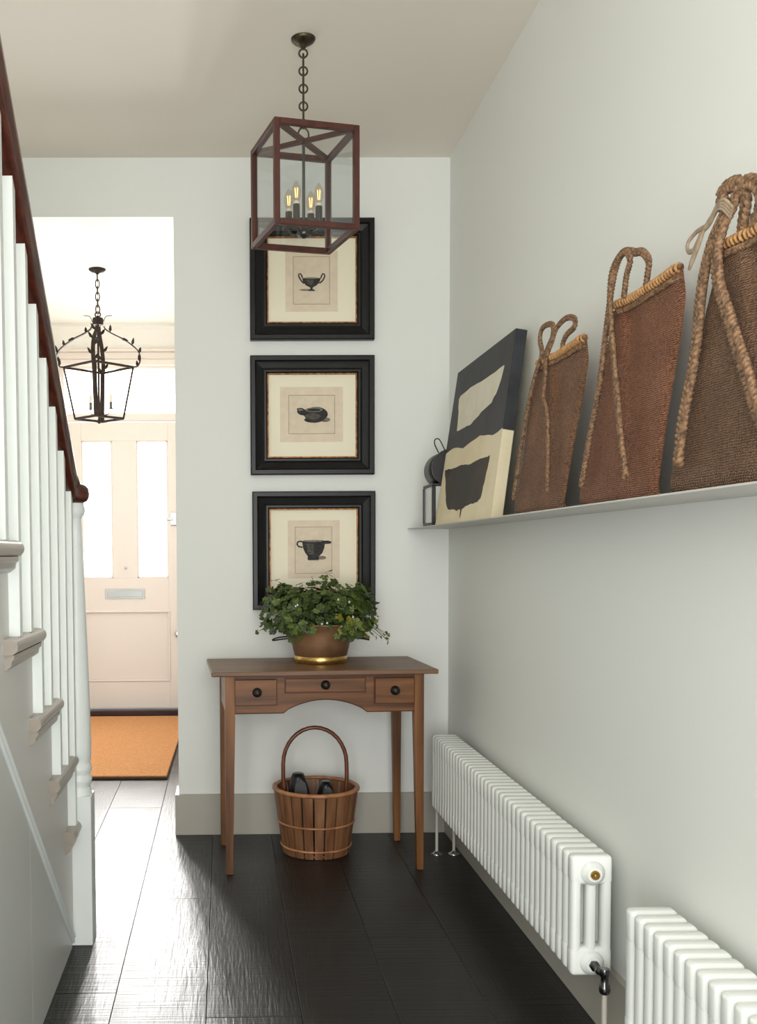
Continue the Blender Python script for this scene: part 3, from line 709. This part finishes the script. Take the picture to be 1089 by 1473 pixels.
# lantern on the shelf
lo = (.898, 4.12, SZ)
ln_ = empty('candle_lantern', lo, 'small black barrel-topped lantern on the shelf end behind the painting', 'lantern')
hx, hy, hh = .068, .09, .168
f = MB().box((-hx-.006, -hy-.006, 0), (hx+.006, hy+.006, .014), .002).box((-hx-.006, -hy-.006, hh-.012), (hx+.006, hy+.006, hh), .002)
for sx in (-1, 1):
    for sy in (-1, 1): f.box((sx*hx-.007, sy*hy-.007, .014), (sx*hx+.007, sy*hy+.007, hh-.012), .001)
f.build('frame', 'blk', ln_)
for a, b in (((-hx-.001, -hy+.007, .014), (-hx+.001, hy-.007, hh-.012)), ((hx-.001, -hy+.007, .014), (hx+.001, hy-.007, hh-.012)), ((-hx+.007, -hy-.001, .014), (hx-.007, -hy+.001, hh-.012)), ((-hx+.007, hy-.001, .014), (hx-.007, hy+.001, hh-.012))):
    MB().box(a, b).build('glass_pane', 'mirrorglass', ln_)
MB().lathe([(.05, -hy), (.072, -hy+.002), (.072, hy-.002), (.05, hy)], (0, 0, hh+.060), 36, 'y').build('barrel_top', 'blk', ln_)
MB().lathe([(.075, -hy-.004), (.075, -hy+.008), (.070, -hy+.008)], (0, 0, hh+.060), 36, 'y', capt=False).build('barrel_rim', 'blk', ln_)
tb_ = [(-.030, 0, hh+.128), (-.052, -.03, hh+.158), (-.052, -.035, hh+.176), (-.040, -.035, hh+.180), (-.026, -.02, hh+.170), (-.004, 0, hh+.136)]
MB().tube(smooth(tb_, 5), .0022, 6).build('carry_ring', 'iron', ln_)

# abstract painting on canvas leaning on the wall
cb = [Vector((.83, 4.0, SZ)), Vector((.83, 3.165, SZ)), Vector((.925, 3.235, 1.935)), Vector((.925, 4.03, 1.935))]   # far-bottom, near-bottom, near-top, far-top
pn = (cb[1]-cb[0]).cross(cb[3]-cb[0]).normalized()
if pn.x > 0: pn = -pn
ofs = Vector((.83, 3.6, SZ))
can = empty('abstract_painting', ofs, 'large unframed black and cream abstract canvas leaning on the shelf', 'painting')
def cuv(u, v, d=0): return (cb[0]*(1-u)*(1-v)+cb[1]*u*(1-v)+cb[2]*u*v+cb[3]*(1-u)*v)+pn*d
TH = .036
def slab(u0_, u1_, v0_, v1_, d0, d1): 
    a = [cuv(u0_, v0_, d0), cuv(u1_, v0_, d0), cuv(u1_, v1_, d0), cuv(u0_, v1_, d0)]; b = [cuv(u0_, v0_, d1), cuv(u1_, v0_, d1), cuv(u1_, v1_, d1), cuv(u0_, v1_, d1)]
    return a+b, [(0, 1, 2, 3), (7, 6, 5, 4), (0, 4, 5, 1), (1, 5, 6, 2), (2, 6, 7, 3), (3, 7, 4, 0)]
def jag(pts, amp, n=4):
    out = []
    for i in range(len(pts)):
        a = Vector(pts[i]); b = Vector(pts[(i+1) % len(pts)])
        for k in range(n): 
            p = a.lerp(b, k/n); out.append((p.x+random.uniform(-amp, amp), p.y+random.uniform(-amp, amp)))
    return out
def upoly(pts, d0, d1, name, mt):
    n = len(pts); vs = [cuv(u, v, d0) for u, v in pts]+[cuv(u, v, d1) for u, v in pts]
    MB(ofs).add(vs, [tuple(range(n)), tuple(range(n, 2*n))[::-1]]+[(i, (i+1) % n, n+(i+1) % n, n+i) for i in range(n)]).build(name, mt, can)
# shift everything so that bottom back rests on the shelf
a, b = slab(0, 1, .004, 1, 0, -TH); MB(ofs).add(a, b).build('stretched_canvas', 'canvas', can)
bot = [(i/14, .474+random.uniform(-.006, .006)+.012*math.sin(i*.9)) for i in range(15)]
dark = bot+[(1.0015, .47), (1.0015, 1.001), (-.001, 1.001), (-.001, .48)]
upoly(dark, .0008, 0, 'dark_paint_field', 'navy')
a, b = slab(1.0, 1.0018, .468, 1.001, .0008, -TH); MB(ofs).add(a, b).build('dark_painted_edge', 'navy', can)
a, b = slab(0, 1.0018, 1.0, 1.0015, .0008, -TH); MB(ofs).add(a, b).build('dark_painted_edge', 'navy', can)
upoly(jag([(0.118, 0.805), (0.147, 0.823), (0.403, 0.833), (0.626, 0.821), (0.899, 0.831), (0.888, 0.783), (0.835, 0.703), (0.771, 0.656), (0.61, 0.628), (0.456, 0.588), (0.323, 0.591), (0.238, 0.587), (0.184, 0.587), (0.163, 0.686)], .004), .0016, .0008, 'pale_paint_shape', 'creampaint')
upoly(jag([(0.044, 0.359), (0.173, 0.349), (0.381, 0.35), (0.545, 0.339), (0.716, 0.351), (0.859, 0.345), (0.849, 0.285), (0.82, 0.185), (0.804, 0.122), (0.757, 0.103), (0.619, 0.094), (0.503, 0.083), (0.49, .03), (0.48, .078), (0.412, 0.074), (0.23, 0.095), (0.176, 0.13), (0.114, 0.233)], .004), .001, 0, 'brown_paint_shape', 'umber')

# ------------------------------------------------------------------ woven bags
def braid(mb, pts, r=.0042, width=.0065, per=.022):
    P = smooth(pts, 8); n = len(P); L_ = [0]
    for i in range(1, n): L_.append(L_[-1]+(P[i]-P[i-1]).length)
    tot = L_[-1]; ns = max(8, int(tot/per*9)); j = 0
    samp = []
    for k in range(ns+1):
        s = tot*k/ns
        while j < n-2 and L_[j+1] < s: j += 1
        t = (s-L_[j])/max(1e-9, L_[j+1]-L_[j]); samp.append((P[j].lerp(P[j+1], t), (P[j+1]-P[j]).normalized(), s))
    for q in range(3):
        ph = 2*PI*q/3; out = []
        for p, t, s in samp:
            out_v = Vector((-1, 0, .15)); nn = (out_v-t*out_v.dot(t))
            nn = nn.normalized() if nn.length > 1e-4 else t.orthogonal().normalized()
            bb = t.cross(nn); th = 2*PI*s/per+ph
            out.append(p+bb*width*math.sin(th)+nn*.0022*math.sin(2*th))
        mb.tube(out, r, 6)
def bag(yn, yf, zt, xb, xt, ytn, ytf, mt, label, straps, wedge, gus=0, tie=None):
    # yn/yf: near/far y at the bottom, ytn/ytf: at the rim. front leans from xb to xt
    o = Vector((.9, (yn+yf)/2, SZ))
    r = empty('woven_bag', o, label, 'bag', 'woven shopping bags on the shelf')
    NU, NV = 40, 44
    def F(u, v):   # u 0 far .. 1 near
        ya = yf+(yn-yf)*u; yb_ = ytf+(ytn-ytf)*u; y = ya+(yb_-ya)*v
        x = xb+(xt-xb)*v
        # soft sag: wedge between the strap feet is pushed forwards, sides fall back
        e = min(u, 1-u); x += .008*max(0, (.06-e)/.06)**2
        wu = wedge[0]+(wedge[1]-wedge[0])*v; 
        x += .016*(1/(1+math.exp((wu-u)*60)))*(v**.6)*min(1., (1.04-v)*6)
        x += .003*math.sin(9*u+3*v)*math.sin(5*v+1)
        z = SZ+.001+(zt-SZ)*v+.006*math.sin(PI*u)*(v**3)*-1
        if v < .06: x += .012*((.06-v)/.06)**2
        return Vector((x, y, z))
    def B(u, v):
        p = F(u, v); x = .955+(xt+.022-.955)*v**2
        x = max(x, p.x+.004) if 0 < u < 1 and v < 1 else p.x+(.004 if v >= 1 else .0)
        return Vector((min(x, XR-.004), p.y+ (gus*(1-v)**1.5*(1-u)**2 if u < .3 else 0), p.z))
    mb = MB(o); vs = [F(i/NU, j/NV) for j in range(NV+1) for i in range(NU+1)]
    fs = [(j*(NU+1)+i, j*(NU+1)+i+1, (j+1)*(NU+1)+i+1, (j+1)*(NU+1)+i) for j in range(NV) for i in range(NU)]
    mb.add(vs, [f_[::-1] for f_ in fs], True)
    vs2 = []
    for j in range(NV+1):
        v = j/NV
        for i in range(NU+1):
            u = i/NU; p = F(u, v); depth = (.945-p.x)*(1-v)**.6 + (.014)*v
            w_ = min(1, min(u, 1-u)*9)**.5 if v > .0 else 1
            w_ = min(1, min(u, 1-u)*9)**.5
            dn = min(depth*w_, .30*(1-u)*(yf-yn)); q = Vector((min(p.x+.003+dn, XR-.006), p.y, p.z))
            if gus and u < .35: gg = gus*(1-v)**1.6*((.35-u)/.35); q.y += gg; q.x += (.93-q.x)*min(1, gg/.02)
            vs2.append(q)
    mb.add(vs2, fs, True)
    # close sides and bottom
    n0 = 0; n1 = (NU+1)*(NV+1); allv = vs+vs2; ff = []
    for j in range(NV):
        for i in (0, NU):
            a = j*(NU+1)+i; b2 = (j+1)*(NU+1)+i; ff.append((a, b2, n1+b2, n1+a) if i == 0 else (a, n1+a, n1+b2, b2))
    for i in range(NU): ff.append((i, n1+i, n1+i+1, i+1))
    mb.add(allv, ff)
    mb.build('woven_body', mt, r)
    # whipped rim
    rim = MB(o); line = [F(u/60, 1)+Vector((.002, 0, .001)) for u in range(61)]
    rim.tube(line, .0055, 8); rim.build('rim_roll', 'rope', r)
    stc = MB(o); nst = int((ytf-ytn)/.0125)
    for k in range(nst):
        u = (k+.5)/nst; p = F(u, 1); c = p+Vector((.002, 0, .0005))
        loop = [c+Vector((.0085*math.cos(a), .0022*math.sin(a)*.3+.002*math.cos(a), .0085*math.sin(a)-.001)) for a in [2*PI*i/8 for i in range(8)]]
        stc.tube(loop, .0032, 5, True)
    tag(stc.build('rim_stitching', 'straw', r), kind='stuff')
    br = MB(o); row = [F(u/40, .955)+Vector((-.002, 0, 0)) for u in range(41)]
    braid(br, row[::4], .0026, .004, .02); br.build('edge_braid', 'rope', r)
    for s_ in straps:
        q = MB(o); braid(q, s_, *(STR)); q.build('strap', 'rope', r)
    # long dark ribs where the straps run on down the front
    if tie: tie(o, r)
    return r
STR = (.0036, .0050, .022)
b1A = [(0.814, 2.863, 1.381), (0.83, 2.863, 1.495), (0.849, 2.86, 1.619), (0.863, 2.835, 1.714), (0.871, 2.8, 1.771), (0.878, 2.839, 1.817), (0.882, 2.837, 1.846), (0.882, 2.783, 1.848), (0.879, 2.729, 1.832), (0.878, 2.735, 1.801), (0.876, 2.775, 1.776), (0.874, 2.79, 1.755)]
b1B = [(0.815, 2.565, 1.387), (0.829, 2.606, 1.485), (0.840, 2.648, 1.586), (0.850, 2.712, 1.641), (0.860, 2.732, 1.696), (0.866, 2.743, 1.75), (0.872, 2.717, 1.787), (0.878, 2.696, 1.82), (0.884, 2.638, 1.832), (0.886, 2.584, 1.818), (0.886, 2.582, 1.798), (0.885, 2.636, 1.790), (0.884, 2.663, 1.775), (0.883, 2.665, 1.754)]
b2A = [(0.814, 2.318, 1.381), (0.83, 2.313, 1.489), (0.847, 2.3, 1.609), (0.865, 2.314, 1.727), (0.877, 2.319, 1.812), (0.883, 2.31, 1.862), (0.884, 2.277, 1.888), (0.886, 2.244, 1.886), (0.888, 2.211, 1.874), (0.89, 2.180, 1.866), (0.892, 2.150, 1.84), (0.894, 2.158, 1.817), (0.895, 2.171, 1.79)]
b2B = [(0.814, 2.061, 1.385), (0.827, 2.125, 1.483), (0.842, 2.191, 1.601), (0.857, 2.256, 1.704), (0.872, 2.31, 1.8), (0.878, 2.317, 1.859), (0.878, 2.276, 1.882), (0.880, 2.240, 1.885), (0.882, 2.223, 1.861), (0.885, 2.25, 1.836), (0.888, 2.271, 1.795)]
b3A = [(0.815, 1.825, 1.388), (0.827, 1.833, 1.473), (0.84, 1.827, 1.56), (0.849, 1.831, 1.621), (0.856, 1.836, 1.684), (0.862, 1.833, 1.735), (0.868, 1.822, 1.777), (0.872, 1.803, 1.803), (0.875, 1.788, 1.823), (0.878, 1.808, 1.846), (0.880, 1.812, 1.862), (0.883, 1.795, 1.867), (0.885, 1.765, 1.860), (0.888, 1.745, 1.83), (0.89, 1.755, 1.80), (0.892, 1.765, 1.765)]
b3B = [(0.810, 1.50, 1.392), (0.824, 1.574, 1.454), (0.833, 1.622, 1.512), (0.840, 1.672, 1.574), (0.848, 1.723, 1.638), (0.853, 1.756, 1.677), (0.858, 1.779, 1.716), (0.863, 1.793, 1.757), (0.868, 1.790, 1.783), (0.872, 1.785, 1.803), (0.878, 1.776, 1.82), (0.884, 1.768, 1.841), (0.886, 1.748, 1.853), (0.887, 1.727, 1.85), (0.888, 1.704, 1.834), (0.888, 1.694, 1.813), (0.888, 1.699, 1.795), (0.888, 1.71, 1.786), (0.888, 1.713, 1.765)]
bag(2.505, 2.915, 1.757, .822, .878, 2.515, 2.87, 'bag1', 'smallest brown woven bag, between the abstract painting and the russet bag', [b1A, b1B], (.86, .40), .22)
STR = (.0040, .0056, .024)
bag(1.962, 2.385, 1.792, .822, .893, 2.025, 2.345, 'bag2', 'russet woven bag with a straw-bound rim, middle of the three bags', [b2A, b2B], (.76, .15), .03)
def tie3(o, r):
    q = MB(o)
    for k in range(4):
        dz = -.004*k; dy = .003*k
        q.tube(smooth([(.870, 1.752+dy, 1.815+dz), (.866, 1.772+dy, 1.835+dz), (.866, 1.795+dy, 1.838+dz), (.867, 1.82+dy, 1.825+dz), (.866, 1.845+dy*.4, 1.812+dz*.4)], 5), .0032, 6)
    q.tube(smooth([(.866, 1.845, 1.812), (.862, 1.872, 1.777), (.860, 1.893, 1.750)], 5), [.004+.004*math.sin(PI*i/10) for i in range(11)], 8, flat=.4, upv=(-1, 0, 0))
    q.tube(smooth([(.868, 1.848, 1.814), (.868, 1.885, 1.815), (.866, 1.912, 1.804), (.864, 1.905, 1.787), (.863, 1.880, 1.784), (.864, 1.855, 1.805)], 5), .005, 8, flat=.45, upv=(-1, 0, 0))
    tag(q.build('rush_tie', 'tie', r), 'pale rush knot tied round the straps')
STR = (.0058, .0095, .032)
bag(1.44, 1.905, 1.772, .822, .885, 1.49, 1.835, 'bag3', 'largest woven bag with knotted braided straps, cut by the right edge', [b3A, b3B], (.80, .25), .02, tie3)

# ------------------------------------------------------------------ square lantern pendant
pd = (.272, 3.43, 0)
pe = empty('lantern_pendant', (pd[0], pd[1], 2.27), 'square glazed lantern pendant with red-brown wooden frame on a bronze chain', 'pendant light', None, .24)
ZB, hs, hh = 0., .1425, .329; bw_ = .0185
fr = MB()
for sx in (-1, 1):
    for sy in (-1, 1):
        MB().box((sx*hs, sy*hs, 0), (sx*(hs-bw_), sy*(hs-bw_), hh), .0015).build('frame_post', 'redwood', pe)
i_ = hs-bw_
for z0_, z1_ in ((0, bw_), (hh-bw_, hh)):
    for s_ in (-1, 1):
        MB().box((-i_, s_*hs, z0_), (i_, s_*i_, z1_), .0015).build('frame_rail', 'redwood', pe)
        MB().box((s_*hs, -i_, z0_), (s_*i_, i_, z1_), .0015).build('frame_rail', 'redwood', pe)
for a in (PI/4, -PI/4):
    mt4 = Matrix.Rotation(a, 4, 'Z'); l = (i_)*math.sqrt(2)+.004
    MB().box((-l, -.0085, hh-.016), (l, .0085, hh-.002 - (.001 if a < 0 else 0)), .001, mtx=mt4).build('cross_brace', 'redwood', pe)
for s_ in (-1, 1):
    g = MB().box((-i_, s_*(hs-.010), bw_), (i_, s_*(hs-.012), hh-bw_)).build('glass_pane', 'glass', pe)
    g = MB().box((s_*(hs-.010), -i_, bw_), (s_*(hs-.012), i_, hh-bw_)).build('glass_pane', 'glass', pe)
MB().tube([(0, 0, hh-.01), (0, 0, .05)], .0052, 10).build('rod', 'gunmetal', pe)
MB().lathe([(.003, .004), (.018, .010), (.024, .018), (.02, .03), (.01, .036), (.008, .052), (.006, .056)], (0, 0, 0), 20).build('cluster_body', 'gunmetal', pe)
for k in range(4):
    a = PI/4+k*PI/2+.02; c, s_ = math.cos(a), math.sin(a); R_ = .055
    ar = MB().tube(smooth([(0, 0, .028), (R_*.45*c, R_*.45*s_, .018), (R_*.85*c, R_*.85*s_, .026), (R_*c, R_*s_, .05)], 5), .0042, 8).build('lamp_arm', 'gunmetal', pe)
    x, y = R_*c, R_*s_
    MB().lathe([(.016, .044), (.017, .047), (.012, .049), (.0115, .052), (.0115, .098), (.010, .1)], (x, y, 0), 18).build('candle_sleeve', 'gunmetal', ar)
    MB().lathe([(.0105, .100), (.0105, .108), (.008, .110)], (x, y, 0), 16).build('bulb_cap', 'lampwhite', ar)
    MB().lathe([(.008, .110), (.012, .118), (.0155, .132), (.0155, .143), (.012, .158), (.006, .170), (.001, .175)], (x, y, 0), 18).build('candle_bulb', 'bulbglass', ar)
    f_ = MB()
    for q in range(4):
        b_ = q*PI/2+.3; f_.tube([(x+.0035*math.cos(b_), y+.0035*math.sin(b_), .122), (x+.006*math.cos(b_), y+.006*math.sin(b_), .152)], .0009, 5)
    f_.build('filament', 'filament', ar)
# hanging loop, chain, canopy
MB().tube([(.018*math.cos(t), 0, hh+.012+.022*math.sin(t)) for t in [PI*i/12 for i in range(13)]], .003, 8).tube([(.018, 0, hh+.012), (.016, 0, hh-.006)], .003, 8).tube([(-.018, 0, hh+.012), (-.016, 0, hh-.006)], .003, 8).build('hanging_loop', 'bronze', pe)
zc0 = hh+.032; zc1 = 2.92-2.27-.034
nl = 9
def link(parent, z, rot, a, b, r_, mt):
    o = MB().tube([(b*math.cos(t), 0, a*math.sin(t)) for t in [2*PI*i/20 for i in range(20)]], r_, 7, True).build('chain_link', mt, parent, (0, 0, z)); o.rotation_euler = (0, 0, rot); return o
step = (zc1-zc0)/nl
for k in range(nl):
    big = k % 2 == 0
    a_, b_ = (.0140, .0135) if big else (step*2/2+.002-.0035, .0075)
    link(pe, zc0+step*(k+.5), (-.24 if big else PI/2-.24), a_ if big else step*.5+.013, b_, .0030, 'bronze')
MB().lathe([(.004, -.036), (.008, -.03), (.014, -.024), (.018, -.020), (.028, -.016), (.037, -.009), (.040, -.004), (.040, 0)], (0, 0, 2.92-2.27-.0005), 32).build('ceiling_rose', 'bronze', pe)

# ------------------------------------------------------------------ hall lantern with leaves
hy_ = 6.25; hp0 = (-.752, hy_, 2.03)
he = empty('leaf_lantern', hp0, 'dark wrought iron leafy lantern hanging in the front hall', 'pendant light')
def Zh(z): return 1.234+(z-1.234)*1.0136-hp0[2]
zt_, zb_ = Zh(2.35), Zh(2.045); rt_, rb_ = .210, .147
def corner(k, R_, z): a = -PI/2+k*PI/2; return Vector((R_*math.cos(a), R_*math.sin(a), z))
for k in range(4):
    a = corner(k, rt_, zt_); b_ = corner((k+1) % 4, rt_, zt_)
    MB().tube([a, b_], .0085, 4, upv=(0, 0, 1), flat=.9).build('top_bar', 'iron', he)
    a2 = corner(k, rb_, zb_); b2 = corner((k+1) % 4, rb_, zb_)
    MB().tube([a2, b2], .0085, 4, upv=(0, 0, 1), flat=.9).build('bottom_bar', 'iron', he)
    rad = corner(k, 1, 0)
    MB().tube([a, a2], .014, 4, upv=rad, flat=.42).build('corner_strip', 'iron', he)
    # scroll strap from crown to corner
    pts = [rad*.036+Vector((0, 0, Zh(2.59))), rad*.05+Vector((0, 0, Zh(2.57))), rad*.09+Vector((0, 0, Zh(2.545))), rad*.16+Vector((0, 0, Zh(2.51))), rad*.225+Vector((0, 0, Zh(2.462))), rad*.252+Vector((0, 0, Zh(2.42))), rad*.250+Vector((0, 0, Zh(2.38))), rad*.235+Vector((0, 0, Zh(2.355))), rad*.212+Vector((0, 0, zt_))]
    sp = smooth(pts, 6); sc = MB().tube(sp, .013 if k % 2 == 0 else .011, 4, upv=rad.cross(Vector((0, 0, 1))).cross(Vector((0, 0, 1)))*-1 if False else None, flat=None)
    sc = MB(); tang = rad.cross(Vector((0, 0, 1)))
    vs = []; 
    for i, p in enumerate(sp):
        t = (sp[min(i+1, len(sp)-1)]-sp[max(i-1, 0)]).normalized(); nn = t.cross(tang).normalized()
        for s1_, s2_ in ((-1, -1), (1, -1), (1, 1), (-1, 1)): vs.append(p+tang*s1_*.012+nn*s2_*.0032)
    fs = [(i*4+q, i*4+(q+1) % 4, i*4+4+(q+1) % 4, i*4+4+q) for i in range(len(sp)-1) for q in range(4)]
    sc.add(vs, fs+[(0, 1, 2, 3), tuple(range(len(vs)-4, len(vs)))]).build('scroll_strap', 'iron', he)
    for (i, side, out) in ((10, 1, .4), (16, -1, .6), (22, 1, .8), (28, -1, .5), (36, 1, -.3), (42, -1, -.4)):
        p = sp[i]; t = (sp[i+1]-sp[i]).normalized(); dr = (Vector((0, 0, 1))*.9+tang*side*.55+rad*out*.3).normalized()
        if k % 2 == 1 and i in (16,): dr = (rad*1.0+Vector((0, 0, -.35))).normalized()
        base = p+tang*side*.008; L_ = .05; wv = dr.cross(rad if k % 2 == 0 else tang).normalized()*.009; nn = dr.cross(wv).normalized()*.0016
        q = [base, base+dr*L_*.35+wv, base+dr*L_*.7+wv*.7, base+dr*L_, base+dr*L_*.7-wv*.7, base+dr*L_*.35-wv]
        MB().add([x-nn for x in q]+[x+nn for x in q], [(0, 1, 2, 3, 4, 5), (11, 10, 9, 8, 7, 6)]+[(j, (j+1) % 6, 6+(j+1) % 6, 6+j) for j in range(6)]).build('iron_leaf', 'iron', he)
    # curled finial above crown
    if k % 2 == 1: MB().tube(smooth([rad*.034+Vector((0, 0, Zh(2.62))), rad*.05+Vector((0, 0, Zh(2.65))), rad*.085+Vector((0, 0, Zh(2.655)))], 5), .0022, 6).build('finial', 'iron', he)
MB().lathe([(.030, Zh(2.60)), (.033, Zh(2.605)), (.033, Zh(2.635)), (.030, Zh(2.64)), (.008, Zh(2.642)), (.006, Zh(2.655))], (0, 0, 0), 24).build('crown_band', 'iron', he)
MB().tube([(0, 0, Zh(2.61)), (0, 0, zb_-.018)], .0065, 10).build('stem', 'iron', he)
MB().lathe([(.004, -.03), (.010, -.026), (.012, -.012), (.008, -.004), (.006, .0)], (0, 0, zb_), 16).build('bottom_finial', 'iron', he)
for k, adeg in enumerate((8, 142, 262)):
    a = math.radians(adeg); x, y = .072*math.cos(a), .072*math.sin(a); z = zb_+.03
    ar = MB().tube(smooth([(0, 0, z), (x*.5, y*.5, z-.008), (x*.95, y*.95, z+.008), (x, y, z+.03)], 5), .0028, 7).build('candle_arm', 'iron', he)
    MB().lathe([(.012, z+.028), (.014, z+.034), (.009, z+.037), (.009, z+.066), (.013, z+.07), (.009, z+.072)], (x, y, 0), 14).build('candle_cup', 'candlegrey', ar)
    MB().lathe([(.006, z+.072), (.011, z+.085), (.010, z+.105), (.004, z+.122), (.001, z+.126)], (x, y, 0), 14).build('candle_bulb', 'lampwhite', ar)
MB().tube([(.016*math.cos(t), 0, .016*math.sin(t)+Zh(2.66)) for t in [2*PI*i/20 for i in range(20)]], .004, 8, True).build('top_ring', 'iron', he)
z0_, z1_ = Zh(2.672), 2.95-hp0[2]-.03
for k in range(6):
    st_ = (z1_-z0_)/6; o = MB().tube([(.012*math.cos(t), 0, (st_*.5+.008)*math.sin(t)) for t in [2*PI*i/16 for i in range(16)]], .0034, 6, True).build('chain_link', 'iron', he, (0, 0, z0_+st_*(k+.5))); o.rotation_euler = (0, 0, (k % 2)*PI/2)
MB().lathe([(.004, -.032), (.010, -.028), (.014, -.02), (.04, -.014), (.052, -.004), (.052, 0)], (0, 0, 2.95-hp0[2]-.0005), 28).build('ceiling_rose', 'iron', he)
